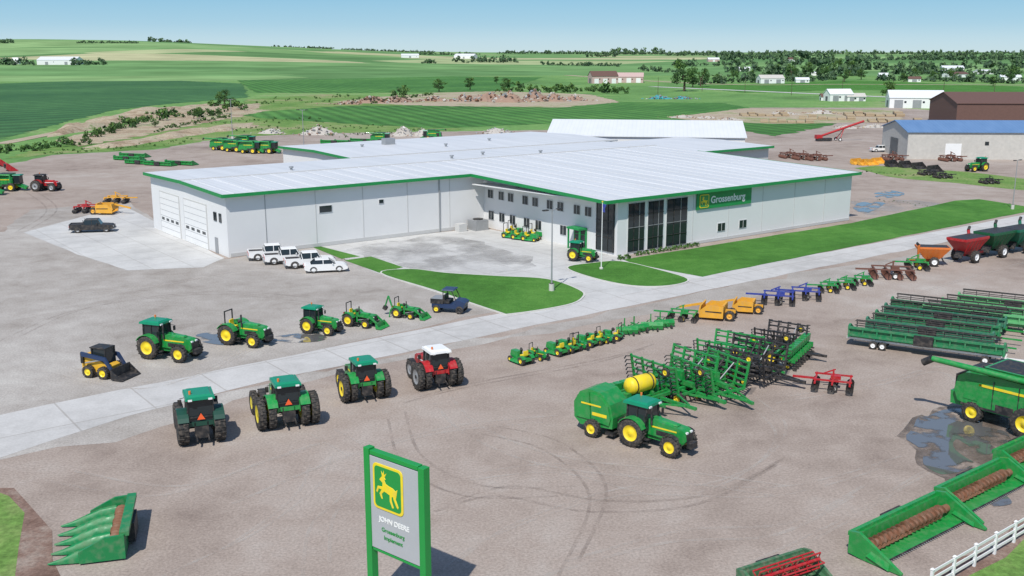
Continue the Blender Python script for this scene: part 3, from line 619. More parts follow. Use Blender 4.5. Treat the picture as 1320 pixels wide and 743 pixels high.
def baler(m):
    m.prism([(-1.7,.9),(-1.75,1.9),(-1.3,2.65),(-.6,2.95),(.3,2.85),(1.0,2.2),(1.25,1.4),(1.2,.7),(-1.2,.5)],-.9,.9,GR)
    for q in(-1,1):
        m.prism([(-1.5,1.0),(-1.55,1.85),(-1.15,2.45),(-.55,2.75),(-.4,1.0)],q*.94-.05,q*.94+.05,GR); m.prism([(-.3,1.0),(-.4,2.75),(.3,2.65),(.9,2.1),(1.1,1.3),(1.0,.9)],q*.95-.06,q*.95+.06,GR)
        m.box((-.35,q*1.01,2.0),(1.5,.02,.1),YE); m.box((.3,q*1.02,1.45),(1.1,.02,.2),YE)
        m.wheel(-.1,q*1.2,.55,.4,YE)
    for k in range(5): m.box((-1.72+.05*k,0,1.1+.3*k),(.06,1.7,.06),BK)
    m.box((1.9,0,.6),(2.0,.3,.2),GR); m.box((2.9,0,.55),(.3,.4,.15),BK); m.box((1.0,0,.35),(.6,1.9,.2),BK); m.box((1.5,0,.9),(.5,.8,.7),BK); m.box((-1.6,0,1.0),(.2,1.7,.3),BK)
def cultivator(m,L=7,D=4,col=None,fold=1,tine=None,seed=1):
    col=col or GR; tine=tine or BK
    for i in range(5):
        x=-D/2+D*i/4; m.box((x,0,.75),(.16,L*.5,.16),col)
    for j in range(5): m.box((0,-L*.25+L*.5*j/4,.84),(D,.13,.13),col)
    m.box((0,0,1.05),(D*.9,.3,.3),col); m.box((.3,0,1.5),(1.2,.5,.6),col)
    m.box((D/2+1.2,0,.6),(2.6,.22,.2),col); m.box((D/2+1,.4,.65),(2.1,.12,.12),col,(0,0,-18)); m.box((D/2+1,-.4,.65),(2.1,.12,.12),col,(0,0,18))
    def tin(x,y,z,q=0):
        m.cyl((x,y,z),(x-.22,y+q*.25,z-.28),.035,tine,n=5); m.cyl((x-.22,y+q*.25,z-.28),(x+.02,y+q*.1,z-.62),.045,tine,n=5)
    for i in range(5):
        for k in range(int(L*1.3)):
            tin(-D/2+D*i/4,-L*.25+L*.5*(k+.5)/(L*1.3),.7)
    if fold:
        for q in(-1,1):
            for i in range(5):
                x=-D/2+D*i/4; m.box((x,q*L*.27,1.75),(.13,.13,2.0),col,(q*-12,0,0))
                for k in range(7): 
                    z=.9+k*.28; y=q*(L*.27+.02+(z-1.75)*.2)
                    m.cyl((x,y,z),(x-.2,y+q*.3,z),.035,tine,n=5); m.cyl((x-.2,y+q*.3,z),(x+.03,y+q*.65,z-.05),.045,tine,n=5)
            for z in(.9,1.3,1.7,2.2,2.6): m.box((0,q*(L*.27+(z-1.75)*.2),z),(D,.12,.12),col)
            m.cyl((-.3,q*.3,.9),(-.3,q*L*.27,2.3),.07,BK); m.cyl((.8,q*.3,1.2),(.8,q*L*.27,2.3),.05,GY)
            m.wheel(-.3,q*L*.18,.42,.28,YE,lug=False); m.wheel(-1.1,q*L*.18,.42,.28,YE,lug=False)
            m.wheel(.9,q*L*.3,.36,.24,YE,lug=False); m.wheel(1.2,q*(L*.27+.2),.32,.2,YE,z=2.2,lug=False)
    for k in range(9):
        y=-L*.25+L*.5*k/8; m.lathe((-D/2-.5,y,.32),[(.3,-.02),(.32,0),(.3,.02)],tine,10)
    m.cyl((-D/2-.5,-L*.25,.32),(-D/2-.5,L*.25,.32),.05,tine); m.box((-D/2-.3,0,.8),(.1,L*.5,.08),col)
    for q in(-1,1): m.box((-D/2-.4,q*L*.15,.6),(.6,.08,.08),col,(0,-35,0))
def planter(m,tank=1,n=8):
    L=n*.6
    m.box((0,0,1.0),(.22,L,.22),GR); m.box((-.5,0,1.0),(.16,L,.16),GR); m.box((1.6,0,.85),(3.2,.2,.2),GR)
    for q in(-1,1): m.box((1.2,q*.9,.9),(2.9,.12,.12),GR,(0,0,-q*30)); m.wheel(.4,q*L*.28,.5,.35,YE)
    for i in range(n):
        y=-L/2+L*(i+.5)/n; m.box((-1.0,y,.75),(.9,.14,.35),GR); m.box((-.95,y,1.25),(.42,.42,.5),YE if tank==2 else GR,top=(1.15,1.15)); m.wheel(-.9,y-.12,.22,.09,YE,lug=False); m.wheel(-1.45,y,.16,.08,BK,lug=False); m.box((-1.3,y,.5),(.5,.08,.1),BK)
        m.lathe((-.4,y,.28),[(0,-.01),(.24,0),(0,.01)],GY,10)
    if tank:
        m.lathe((.9,0,1.85),[(0,-1.2),(.38,-1.15),(.56,-.95),(.58,0),(.56,.95),(.38,1.15),(0,1.2)],YE,20)
        for q in(-.7,.7): m.lathe((.9,q,1.85),[(.59,-.05),(.61,0),(.59,.05)],BK,20); m.box((.9,q,1.15),(1.2,.14,.3),GR)
def graincart(m,col=None,w=3.0):
    col=col or RD
    m.box((0,0,2.2),(2.6,1.3,1.9),col,top=(2.15,w/1.3)); m.box((0,0,3.3),(5.6,w,.32),col); m.box((0,0,3.47),(5.3,w-.3,.03),BK)
    for x in(-2.2,-1.1,0,1.1,2.2):
        for q in(-1,1): m.box((x*.78,q*(w/2-.35),2.4),(.1,.12,1.7),col,(-q*24,0,0))
    for q in(-1,1): m.wheel(-.2,q*1.45,.85,.6,YE if col==GR else WH)
    m.box((1.6,0,.95),(4.6,.3,.3),col); m.box((3.6,0,.75),(1.4,.25,.25),BK); m.cyl((-.2,-1.4,.85),(-.2,1.4,.85),.14,BK)
    m.cyl((2.5,1.0,.9),(2.7,1.7,3.9),.22,col); m.cyl((2.7,1.7,3.9),(3.1,1.8,4.3),.2,BK); m.box((-1.8,0,1.2),(.12,1.2,1.2),BK,(0,30,0))
def scraper(m,col=None):
    col=col or AM
    m.prism([(-1.3,.35),(-1.35,1.35),(-1.2,1.4),(-1.0,.55),(.9,.35),(.9,.25)],-1.15,1.15,col)
    for q in(-1,1): m.prism([(-1.35,.3),(-1.35,1.45),(.3,1.5),(1.0,.9),(1.0,.25)],q*1.15-.06,q*1.15+.06,col); m.wheel(-1.9,q*.65,.5,.38,col); m.box((-.4,q*1.22,.9),(1.6,.05,.1),BK)
    m.box((.95,0,1.1),(.15,2.4,.8),col,(0,-12,0)); m.box((2.1,0,1.1),(2.3,.22,.22),col,(0,14,0)); m.box((-1.8,0,.85),(1.1,.3,.3),col); m.cyl((-1.9,-.65,.5),(-1.9,.65,.5),.1,BK); m.box((-1.3,0,1.5),(.2,1.6,.14),col)
    m.box((-.3,0,.62),(1.6,2.2,.05),BR,(0,6,0))
def diskgang(m,col=None,L=3.0,rows=3):
    col=col or BL; D=rows*.9
    for i in range(rows):
        x=-D/2+D*i/max(1,rows-1); m.box((x,0,.85),(.14,L,.14),col); m.cyl((x,-L/2,.35),(x,L/2,.35),.04,BK)
        for k in range(int(L/.25)): m.lathe((x+.05*(i%2),-L/2+.12+k*.25,.33),[(.0,-.03),(.2,.01),(.31,.05)],BK if col!=BR else BR,10)
        for q in(-.7,0,.7): m.box((x,q*L/2,.6),(.1,.1,.5),col)
    for q in(-.6,.6): m.box((0,q*L/2,.98),(D+.3,.13,.13),col); m.wheel(-.1,q*L*.5,.34,.24,WH if col!=GR else YE,lug=False)
    m.box((D/2+.9,0,.8),(1.9,.16,.16),col); m.box((0,0,1.3),(.14,.14,.8),col); m.box((0.3,0,1.5),(1.0,.1,.1),col,(0,25,0)); m.box((-.2,0,1.05),(.8,.5,.3),col)
def rmower(m,cabin=0):
    m.box((.55,0,.62),(.85,.5,.4),GR,top=(.85,.85)); m.box((0,0,.38),(1.7,.55,.16),GR); m.box((.1,0,.22),(1.0,1.2,.16),GR,top=(.9,.9)); m.box((-.3,0,.62),(.4,.4,.1),YE); m.box((-.5,0,.82),(.1,.38,.32),YE)
    m.cyl((.15,0,.6),(.0,0,.95),.03,BK); m.lathe((0,0,.97),[(.02,-.12),(.17,0),(.02,.12)],BK,10)
    for q in(-1,1): m.wheel(-.55,q*.42,.32,.26,YE,lug=False,ratio=.45); m.wheel(.75,q*.42,.22,.16,YE,lug=False,ratio=.45); m.arc((-.55,.3),.38,q*.25,q*.55,20,150,GR,n=5)
    if cabin:
        for q in(-1,1): m.box((-.65,q*.4,1.1),(.05,.05,1.0),BK)
        m.box((-.65,0,1.6),(.05,.85,.05),BK)
def blade(m,col=None):
    col=col or GR
    m.prism([(-.1,.1),(-.2,.5),(0,.85),(.05,.85),(-.1,.5),(0,.1)],-1.1,1.1,col); m.box((.7,0,.7),(1.4,.14,.14),col); m.box((.5,0,.5),(.9,.7,.12),col); m.box((.9,0,1.0),(.1,.1,.9),col)
    for q in(-1,1): m.box((.8,q*.35,.7),(.8,.08,.08),col,(0,30,q*10)); m.wheel(-.6,q*.5,.2,.14,BK,lug=False)
    m.box((-.4,0,.5),(.7,.1,.1),col)
def headtrailer(m,L=12,col=None,n=1,sp=2.2,frame=None):
    fr=frame or WH
    m.box((0,0,.75),(L,.2,.22),fr); m.box((0,.75,.75),(L,.12,.18),fr)
    for k in range(7): m.box((-L/2+.3+k*(L-.6)/6,.38,.8),(.12,1.3,.12),fr)
    for x in(-L*.32,-L*.26,L*.38):
        for q in(-.35,1.1): m.wheel(x,q,.36,.24,WH,lug=False)
    m.box((L/2+.9,.2,.6),(1.9,.14,.14),fr)
    m.T=Matrix.Translation((0,.2,.75))@Matrix.Rotation(R_(90),4,'Z'); header(m,L=L*.97,col=col,rust=BK)
    m.T=Matrix.Translation((0,.2,1.15))@Matrix.Rotation(R_(90),4,'Z')
    for k in range(6):
        t=k*1.047; m.cyl((.4*math.cos(t)+.5,-L*.46,.4*math.sin(t)+.7),(.4*math.cos(t)+.5,L*.46,.4*math.sin(t)+.7),.045,BK,n=5)
        for j in range(9):
            y=-L*.45+L*.9*j/8; m.box((.2*math.cos(t)+.5,y,.2*math.sin(t)+.7),(.4,.04,.04),BK,(0,-math.degrees(t),0))
def bucket(m,col=None):
    col=col or AM
    m.prism([(-.5,1.0),(-.6,.3),(-.2,.05),(.8,0),(.8,.06),(-.15,.15),(-.45,.4),(-.4,1.0)],-1.2,1.2,col)
    for q in(-1.2,1.2): m.prism([(-.5,1.0),(-.6,.3),(-.2,.05),(.8,0)],q-.03,q+.03,col)
    m.box((-.65,0,.6),(.2,1.2,.5),BK)
# ------- near row -------
put('row_crop_tractor',tractor,257,559,112,1.24,R=1.0,rf=.75,tr=1.0,w=.62,fw=.55,body=mat('dark_green_paint',(.012,.06,.04),.4),roof=GR2,rim=BK)
put('dual_wheel_tractor',tractor,365,539,113,1.2,R=1.0,rf=.75,wb=3.0,tr=1.0,duals=1,fduals=1,w=.48,fw=.4,rim=mat('yellow_rim',(.6,.5,.05)))
put('dual_wheel_tractor',tractor,463,507,115,1.12,R=.98,rf=.72,tr=.95,duals=1,w=.42,fw=.4)
put('red_tractor',tractor,555,492,116,1.13,R=.98,rf=.72,tr=.95,duals=1,w=.42,fw=.42,body=RD,roof=WH,rim=GY)
put('skid_steer_loader',skid,135,484,-18,1.25)
put('utility_tractor',tractor,222,461,-20,1.18,R=.92,rf=.66)
put('compact_tractor',tractor,319,443,-22,1.14,R=.86,rf=.58,wb=2.5,cab=False)
put('utility_tractor',tractor,416,429,-22,.93,R=.85,rf=.6,wb=2.5,w=.45)
put('loader_tractor',tractor,466,420,-24,.9,R=.75,rf=.5,wb=2.2,w=.42,fw=.32,cab=False,loader=1,hood=.85)
put('backhoe_loader_tractor',tractor,525,409,-24,.82,R=.65,rf=.42,wb=2.0,w=.4,fw=.28,cab=False,loader=1,backhoe=1,hood=.8)
put('utility_vehicle',utv,580,402,-14,1.25)
put('utility_tractor',tractor,752,337,-28,.88,z=.11,R=.9,rf=.62,wb=2.6)
put('pickup_truck',pickup,120,299,12,1.1,col=BK)
for u,v in((352,334),(373,339),(400,344)): put('pickup_truck',pickup,u,v,18,1.1,col=WH)
put('sedan_car',sedan,420,350,14,1.15)
put('round_baler',baler,779,557,-40,1.15)
put('utility_tractor',tractor,849,577,-40,1.12,R=.92,rf=.66)
put('crop_planter',planter,812,524,-52,1.15,n=8,tank=1)
put('crop_planter',planter,850,528,-48,1.1,n=9,tank=0)
put('field_cultivator',cultivator,868,508,-52,1.2,L=7,D=4,seed=2)
put('field_cultivator',cultivator,913,507,-60,1.1,L=6,D=4.4,tine=BK,seed=3)
put('field_cultivator',cultivator,962,487,-40,1.1,L=7,D=4.6,col=BK,seed=4)
put('crop_planter',planter,1010,464,150,1.25,n=9,tank=0)
put('field_cultivator',cultivator,940,478,-35,1.1,L=6,D=4,seed=6)
put('field_cultivator',cultivator,1005,458,-35,1.0,L=6,D=3.6,col=BK,seed=6)
put('disk_harrow',diskgang,1073,502,160,1.0,col=RD,L=3,rows=3)
# ------- display row along the road -------
for i,(u,v,c) in enumerate(((672,468,0),(718,457,0),(733,453,1),(757,446,0),(768,443,0),(790,438,1))): put('riding_mower',rmower,u,v,128+i*5,1.25-.04*i,cabin=c)
for u,v,h in((694,463,-35),(746,450,-40),(780,441,-42)): put('compact_tractor',tractor,u,v,h,.55,R=.65,rf=.42,wb=2.0,w=.4,fw=.28,cab=False,loader=0,hood=.85)
for u,v,h in((808,432,100),(824,429,120),(840,426,90),(856,423,110)): put('box_blade',blade,u,v,h,1.0)
put('disk_harrow',diskgang,880,413,160,.95,col=GR,L=2.6,rows=3)
put('earth_scraper',scraper,917,410,158,1.05); put('earth_scraper',scraper,957,402,160,.9)
put('disk_harrow',diskgang,1003,391,165,1.1,col=BL,L=3.2,rows=3); put('disk_harrow',diskgang,1038,385,165,1.05,col=BL,L=3,rows=3)
for u,v in((1068,376),(1090,372),(1112,367)): put('tillage_implement',diskgang,u,v,170,.9,col=GR,L=3,rows=2)
put('disk_harrow',diskgang,1150,358,170,1.2,col=BR,L=3.4,rows=4); put('disk_harrow',diskgang,1182,347,170,1.1,col=GR,L=3,rows=2)
put('feed_wagon',graincart,1200,342,170,.72,col=OR)
put('grain_cart',graincart,1245,337,35,.95,col=RD); put('grain_cart',graincart,1280,330,35,1.0,col=mat('dark_green_cart',(.01,.1,.04),.5)); put('grain_cart',graincart,1312,325,35,1.0,col=mat('teal_cart',(.01,.14,.08),.5))
# ------- header trailers -------
HG=mat('header_green',(.02,.2,.08),.5,dust=.3); HT=mat('header_teal',(.03,.17,.1),.5,dust=.3)
put('header_trailer',headtrailer,1190,458,-30,1.05,L=13,col=HG)
for u,v,q in((1195,444,HT),(1205,434,HG),(1215,424,HT),(1222,415,HG)): put('grain_header',headtrailer,u,v,-30,1.0,L=11.5,col=q,frame=GR)
for u,v in((1262,424),(1285,416),(1305,408)): put('grain_header',headtrailer,u,v,-30,1.0,L=11,col=LT,frame=LT)
# ------- combine and headers right -------
put('combine_harvester',combine,1312,551,-51,1.1)
put('grain_header',header,1166,692,-52,1.2,L=7.2); put('grain_header',header,1260,638,-52,1.15,L=6.6); put('grain_header',header,1325,592,-52,1.15,L=6)
put('grain_header',header,1003,752,-60,1.0,L=4.6,col=mat('weathered_green',(.05,.15,.07),.6,dust=.5),reel=RD)
put('corn_header',cornhead,150,696,195,1.25,n=4)
for u,v,h in((658,307,-30),(670,309,-30),(683,311,-30),(664,303,-30),(690,308,-30)): put('lawn_tractor',rmower,u,v,h,1.35,cabin=1)
put('compact_tractor',tractor,676,306,-30,.5,R=.65,rf=.42,wb=2.0,w=.4,fw=.28,cab=False,loader=0,hood=.85)
# ------- back-left equipment -------
for u,v,h in((287,194,-20),(305,196,-20),(325,198,-15),(346,198,-15),(318,190,-15)): put('combine_harvester',combine,u,v,h,.85)
for u,v,h in((165,207,-10),(180,212,-12),(205,214,-12),(232,213,-12),(172,203,-10)): put('grain_header',header,u,v,h+80,1.0,L=8)
put('combine_harvester',combine,12,246,0,.85); put('red_tractor',tractor,62,246,-10,1.1,R=.98,rf=.72,tr=.95,duals=1,w=.42,fw=.42,body=RD,roof=BK,rim=GY)
put('combine_harvester',combine,-20,252,0,.85)
put('earth_scraper',scraper,140,276,0,1.2); put('land_roller',diskgang,112,274,5,1.2,col=RD,L=3,rows=3); put('rotary_rake',diskgang,150,262,5,1.2,col=AM,L=3,rows=3)
for u,v in((432,186),(450,186),(470,184)): put('grain_header',header,u,v,75,1.1,L=8)
put('combine_harvester',combine,492,185,-10,.8); put('combine_harvester',combine,556,181,180,.8)
for u,v in((5,214),(14,220)): put('loader_bucket',bucket,u,v,30,1.8,col=RD)
# ------- right yard -------
for u,v in((1105,212),(1114,213),(1123,213),(1132,211)): put('loader_bucket',bucket,u,v,-60,1.4,col=AM)
for u,v in((1150,215),(1168,216),(1185,218),(1205,222)): put('loader_bucket',bucket,u,v,-60,1.5,col=BK)
put('wheel_loader',tractor,1187,202,20,1.1,body=AM,roof=AM,rim=BK,loader=1,R=.95,rf=.9)
put('utility_tractor',tractor,1258,221,200,1.1,R=.92,rf=.66)
put('pickup_truck',pickup,1135,196,10,1,col=WH)
for u,v in((1215,230),(1195,226),(1275,237)): put('disk_harrow',diskgang,u,v,10,1,col=BK)
for u,v in((1018,204),(1035,206),(1052,207),(1150,207),(1225,208)): put('tillage_implement',diskgang,u,v,10,1.4,col=BR,L=3,rows=3)
def auger(m):
    m.cyl((-6,0,1.0),(7,0,5.2),.3,RD); m.box((-5.5,0,1.2),(1.6,1.6,1.0),RD); m.cyl((0,-1.2,.5),(1.5,0,3.2),.1,RD); m.cyl((0,1.2,.5),(1.5,0,3.2),.1,RD)
    for q in(-1,1): m.wheel(0,q*1.3,.5,.25,WH,lug=False)
    m.box((-4,0,.5),(4,1.6,.7),BK)
put('grain_auger',auger,1080,182,8,1.15)
# ---------------- light poles, flag, fence ----------------
def lamp(m,h=9.5,arm=1):
    m.cyl((0,0,0),(0,0,.9),.32,CW,n=14); m.box((0,0,.93),(.4,.4,.06),BK); m.cyl((0,0,.9),(0,0,h),.1,GY,.06)
    for q in(-1,1): m.cyl((0,0,h-.1),(q*.8,0,h),.04,GY); m.box((q*1.0,0,h),(.7,.35,.14),BK)
put('street_lamp',lamp,711,376,37,1); put('street_lamp',lamp,1305,270,37,.9)
put('street_lamp',lamp,300,180,0,1.3); put('street_lamp',lamp,392,196,0,1.2)
def fpole(m): m.cyl((0,0,0),(0,0,8.5),.07,WH,.04); m.cyl((0,0,8.5),(0,0,8.65),.1,YE); m.cyl((0,0,0),(0,0,.2),.25,CW); m.prism([(0.05,8.3),(.05,7.3),(.35,7.2),(.3,7.7),(.5,8.2)],-.03,.03,BL)
put('flagpole',fpole,775,348,0,1,z=.1)
def fence(m):
    for i in range(15):
        m.box((i*2.2,0,.65),(.14,.14,1.3),WH); m.box((i*2.2,0,1.33),(.2,.2,.08),WH,top=(.3,.3))
        for z in(.35,.75,1.15): m.box((i*2.2+1.1,0,z),(2.06,.05,.15),WH)
fa=G(1228,747); fence_dir=math.degrees(math.atan2(G(1320,692).y-fa.y,G(1320,692).x-fa.x))
d=Vector((math.cos(R_(fence_dir)),math.sin(R_(fence_dir)),0))
put('white_rail_fence',fence,0,0,fence_dir,1,pos=fa-d*2.2)
def shrubs(m,pts,r=.5,n=60,seed=1,sz=.12):
    rr=random.Random(seed)
    for c in pts:
        for k in range(n):
            th=rr.uniform(0,6.28); ph=math.acos(rr.uniform(-.2,1)); q=r*rr.uniform(.6,1.1)
            p=Vector(c)+Vector((q*math.cos(th)*math.sin(ph),q*math.sin(th)*math.sin(ph),q*math.cos(ph)*.9+r*.3))
            M=Euler((rr.uniform(0,3),rr.uniform(0,3),rr.uniform(0,3))).to_matrix(); s_=sz*rr.uniform(.7,1.4)
            m.add([p+M@Vector((-s_,-s_,0)),p+M@Vector((s_,-s_,0)),p+M@Vector((0,s_*1.2,0))],[(0,1,2)],(LA,LM,LD)[rr.choice((0,1,1,2))])
m=MB(); shrubs(m,[S(97+i*1.4,100.2) for i in range(9)]+[S(93+i*1.2,99.4) for i in range(2)],.5,50,3)
obj('foundation_shrubs',m.mesh('foundation_shrubs'))
# ---------------- background buildings ----------------
def gable(name,pos,L,W,h,rise,rz,wall,roof,doors=0,over=.4):
    root=bpy.data.objects.new(name,None); bpy.context.scene.collection.objects.link(root); root.location=pos; root.rotation_euler=(0,0,R_(rz))
    m=MB(); n=[(-W/2,0),(W/2,0),(W/2,h),(0,h+rise),(-W/2,h)]
    vs=[(-L/2,y,z) for y,z in n]+[(L/2,y,z) for y,z in n]
    m.add(vs,[(0,1,2,3,4),(9,8,7,6,5)]+[(i,(i+1)%5,5+(i+1)%5,5+i) for i in range(5)],wall); obj('walls',m.mesh('walls'),parent=root)
    m=MB(); e=over; k=rise/(W/2); pts=[(-W/2-e,h-k*e+.05),(0,h+rise+.08),(W/2+e,h-k*e+.05)]; t=.18
    pts=pts+[(y,z+t) for y,z in pts[::-1]]; nn=6
    vs=[(-L/2-e,y,z) for y,z in pts]+[(L/2+e,y,z) for y,z in pts]
    m.add(vs,[tuple(range(nn)),tuple(range(2*nn-1,nn-1,-1))]+[(i,(i+1)%nn,nn+(i+1)%nn,nn+i) for i in range(nn)],roof); obj('roof',m.mesh('roof'),parent=root)
    m=MB()
    for i in range(doors):
        x=-L/2+L*(i+.5)/doors; m.box((x,-W/2-.03,min(h*.4,2)),(min(4,L/doors*.5),.1,min(h*.8,4)),WH if wall!=WH else GY); m.box((x+L/doors*.36,-W/2-.03,h*.6),(1,.1,.9),GL)
        m.box((-L/2-.03,0,h*.35),(.1,W*.3,h*.65),GY)
    if doors: obj('doors_and_windows',m.mesh('d'),parent=root)
    return root
M_blue=roofmat('blue_roof',(.10,.2,.38),(.16,.28,.48)); M_brn=mat('brown_roof',(.13,.07,.055),.7); M_pink=mat('pinkish_siding',(.5,.36,.33),.8); M_gw=mat('grey_siding',(.5,.48,.44),.8)
M_rooflt=roofmat('light_roof',(.66,.68,.7),(.78,.79,.8))
gable('metal_shed',(32,250,0),44,30,8.2,2.6,-8,M_wall,M_rooflt,2)
p=G(1245,205); gable('metal_workshop',(p.x+8,p.y+9,0),46,22,6.8,2.2,-3,M_gw,M_blue,2)
p=G(1278,160); gable('brown_roof_warehouse',(p.x+12,p.y+6,0),56,30,8,3.5,-3,M_brn,M_brn,0)
def gd(name,u,v,wpx,hpx,wall,roof,rz=0,doors=2,asp=.6):
    p=Gt(u,v); k=(p-Vector((0,0,H))).length/F; L=wpx*k; gable(name,p+Vector((0,L*asp/2,0)),L,L*asp,hpx*k*.6,hpx*k*.4,rz,wall,roof,doors,over=.3)
gd('white_storage_shed',1186,140,62,20,WH,M_rooflt,-12,3)
gd('farmhouse',1083,131,30,14,WH,M_rooflt,10); gd('farmhouse',1104,131,22,9,WH,M_gw,0); gd('farmhouse',1066,130,14,8,WH,M_brn,0)
gd('farmhouse',778,108,34,15,M_pink,M_brn,12,3); gd('pink_barn',812,107,36,12,M_pink,M_pink,-8,3)
gd('white_farm_shed',72,84,44,9,WH,M_rooflt,3); gd('white_farm_shed',20,83,8,7,WH,M_rooflt)
gd('farmhouse',995,108,30,10,WH,M_gw,5)
for u,v,w_,h_ in((528,75,22,5),(1035,107,16,6),(1056,98,16,5),(600,76,26,6),(1180,106,14,6),(1235,100,26,6),(1270,96,20,5),(1020,80,18,5),(1230,92,24,6),(920,80,14,5),(1140,100,12,5),(1305,104,22,6),(960,92,14,5)):
    gd('farmhouse',u,v,w_,h_,WH if random.random()<.7 else M_pink,M_rooflt if random.random()<.6 else M_brn,random.uniform(-20,20),1)
# ---------------- vegetation ----------------
def leafcloud(m,clumps,n,sz,rr,mid=None):
    mid=mid or LM
    for c,r,mt in clumps:
        for k in range(n):
            v=Vector((rr.gauss(0,1),rr.gauss(0,1),rr.gauss(0,1))).normalized()*r*(rr.random()**.45)
            v.z*=.8; p=Vector(c)+v
            M=Euler((rr.uniform(0,3.1),rr.uniform(0,3.1),rr.uniform(0,3.1))).to_matrix(); s_=sz*rr.uniform(.6,1.4)
            mm=mt if rr.random()<.75 else mid
            m.add([p+M@Vector((-s_,-s_*.6,0)),p+M@Vector((s_,-s_*.6,0)),p+M@Vector((s_*.7,s_*.7,0)),p+M@Vector((-s_*.7,s_*.7,0))],[(0,1,2,3)],mm)
def treem(m,seed=0,h=10,narrow=1.0):
    rr=random.Random(seed); m.cyl((0,0,0),(0,0,h*.45),h*.035,TR,h*.02,n=7)
    cl=[]
    for k in range(17):
        t=rr.uniform(0,6.28); z=h*rr.uniform(.28,.88); q=h*.3*narrow*(1-abs(z/h-.5)*1.1)*rr.uniform(.5,1.3); c=(q*math.cos(t),q*math.sin(t),z)
        if k<8: m.cyl((0,0,h*rr.uniform(.25,.45)),c,h*.014,TR,h*.005,n=5)
        cl.append((c,h*rr.uniform(.1,.17),LA if z>h*.6 and rr.random()<.7 else (LD if rr.random()<.6 else LM)))  # crown shading by leaf colour: upper clumps mostly light, lower ones darker
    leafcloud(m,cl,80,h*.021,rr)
TREES=[]
for i in range(4):
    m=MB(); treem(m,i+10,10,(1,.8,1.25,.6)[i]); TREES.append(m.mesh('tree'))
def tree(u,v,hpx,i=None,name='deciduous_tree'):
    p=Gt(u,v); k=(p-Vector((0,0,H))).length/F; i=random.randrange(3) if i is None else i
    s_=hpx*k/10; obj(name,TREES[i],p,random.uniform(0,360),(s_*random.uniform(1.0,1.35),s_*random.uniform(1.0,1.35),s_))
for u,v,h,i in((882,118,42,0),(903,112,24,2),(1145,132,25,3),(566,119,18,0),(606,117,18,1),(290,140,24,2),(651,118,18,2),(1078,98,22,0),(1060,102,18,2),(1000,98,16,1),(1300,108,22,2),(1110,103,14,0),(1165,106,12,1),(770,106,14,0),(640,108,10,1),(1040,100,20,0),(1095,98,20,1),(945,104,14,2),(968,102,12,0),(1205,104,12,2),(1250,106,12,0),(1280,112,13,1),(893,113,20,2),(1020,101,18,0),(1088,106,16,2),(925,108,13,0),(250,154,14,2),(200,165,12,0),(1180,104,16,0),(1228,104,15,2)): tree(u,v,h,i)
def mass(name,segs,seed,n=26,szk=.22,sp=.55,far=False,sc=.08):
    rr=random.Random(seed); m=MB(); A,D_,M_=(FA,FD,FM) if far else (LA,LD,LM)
    for (u0,v0,u1,v1,hp) in segs:
        cnt=max(2,int(math.hypot(u1-u0,v1-v0)/(hp*sp))+1)
        for j in range(cnt):
            t=(j+rr.uniform(-.4,.4))/cnt; u=u0+(u1-u0)*t; v=v0+(v1-v0)*t+rr.uniform(-sc,sc)*hp; p=Gt(u,v); k=(p-Vector((0,0,H))).length/F; hh=hp*k*rr.uniform(.35,1.2)
            cl=[(p+Vector((rr.uniform(-.5,.5)*hh,rr.uniform(-.5,.5)*hh,hh*z_)),hh*.34,mt) for z_,mt in((.2,D_),(.35,M_),(.65,A),(.5,D_))]  # painted shading: light clump on top, dark and mid ones beneath
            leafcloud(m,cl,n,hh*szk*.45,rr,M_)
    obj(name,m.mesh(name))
mass('shrub_thicket',[(-10,199,60,192,9),(50,192,120,184,10),(110,178,150,170,10),(150,166,200,152,15),(190,156,320,141,13),(130,172,180,158,12),(200,170,300,150,5)],1,sp=.62,sc=.3)
mass('shrub_thicket',[(670,118,735,121,13),(640,119,670,118,8),(735,119,780,118,12),(770,120,800,122,16),(800,120,812,121,18),(480,134,560,122,5),(510,124,530,122,11)],2)
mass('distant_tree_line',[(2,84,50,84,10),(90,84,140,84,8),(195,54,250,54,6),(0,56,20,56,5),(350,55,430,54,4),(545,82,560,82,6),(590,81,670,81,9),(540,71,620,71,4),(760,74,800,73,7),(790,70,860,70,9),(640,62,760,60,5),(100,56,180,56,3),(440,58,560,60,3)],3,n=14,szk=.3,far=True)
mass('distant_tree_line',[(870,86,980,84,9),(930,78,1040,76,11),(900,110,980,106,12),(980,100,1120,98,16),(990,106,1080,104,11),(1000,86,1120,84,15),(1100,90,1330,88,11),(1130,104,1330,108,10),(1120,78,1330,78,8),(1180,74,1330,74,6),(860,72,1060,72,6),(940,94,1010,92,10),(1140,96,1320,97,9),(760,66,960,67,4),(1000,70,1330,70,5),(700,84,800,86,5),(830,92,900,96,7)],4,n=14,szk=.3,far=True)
mass('weed_patch',[(250,158,420,156,3),(300,168,500,164,3),(420,178,560,168,3),(60,200,250,182,3),(900,165,960,172,4),(330,132,470,127,4)],5,n=14,szk=.25,sp=1.6,sc=1)
mass('weed_patch',[(1110,222,1240,232,2),(1130,260,1200,266,1.6),(430,335,480,334,1.2)],6,n=12,szk=.3,sp=2.5,sc=1)
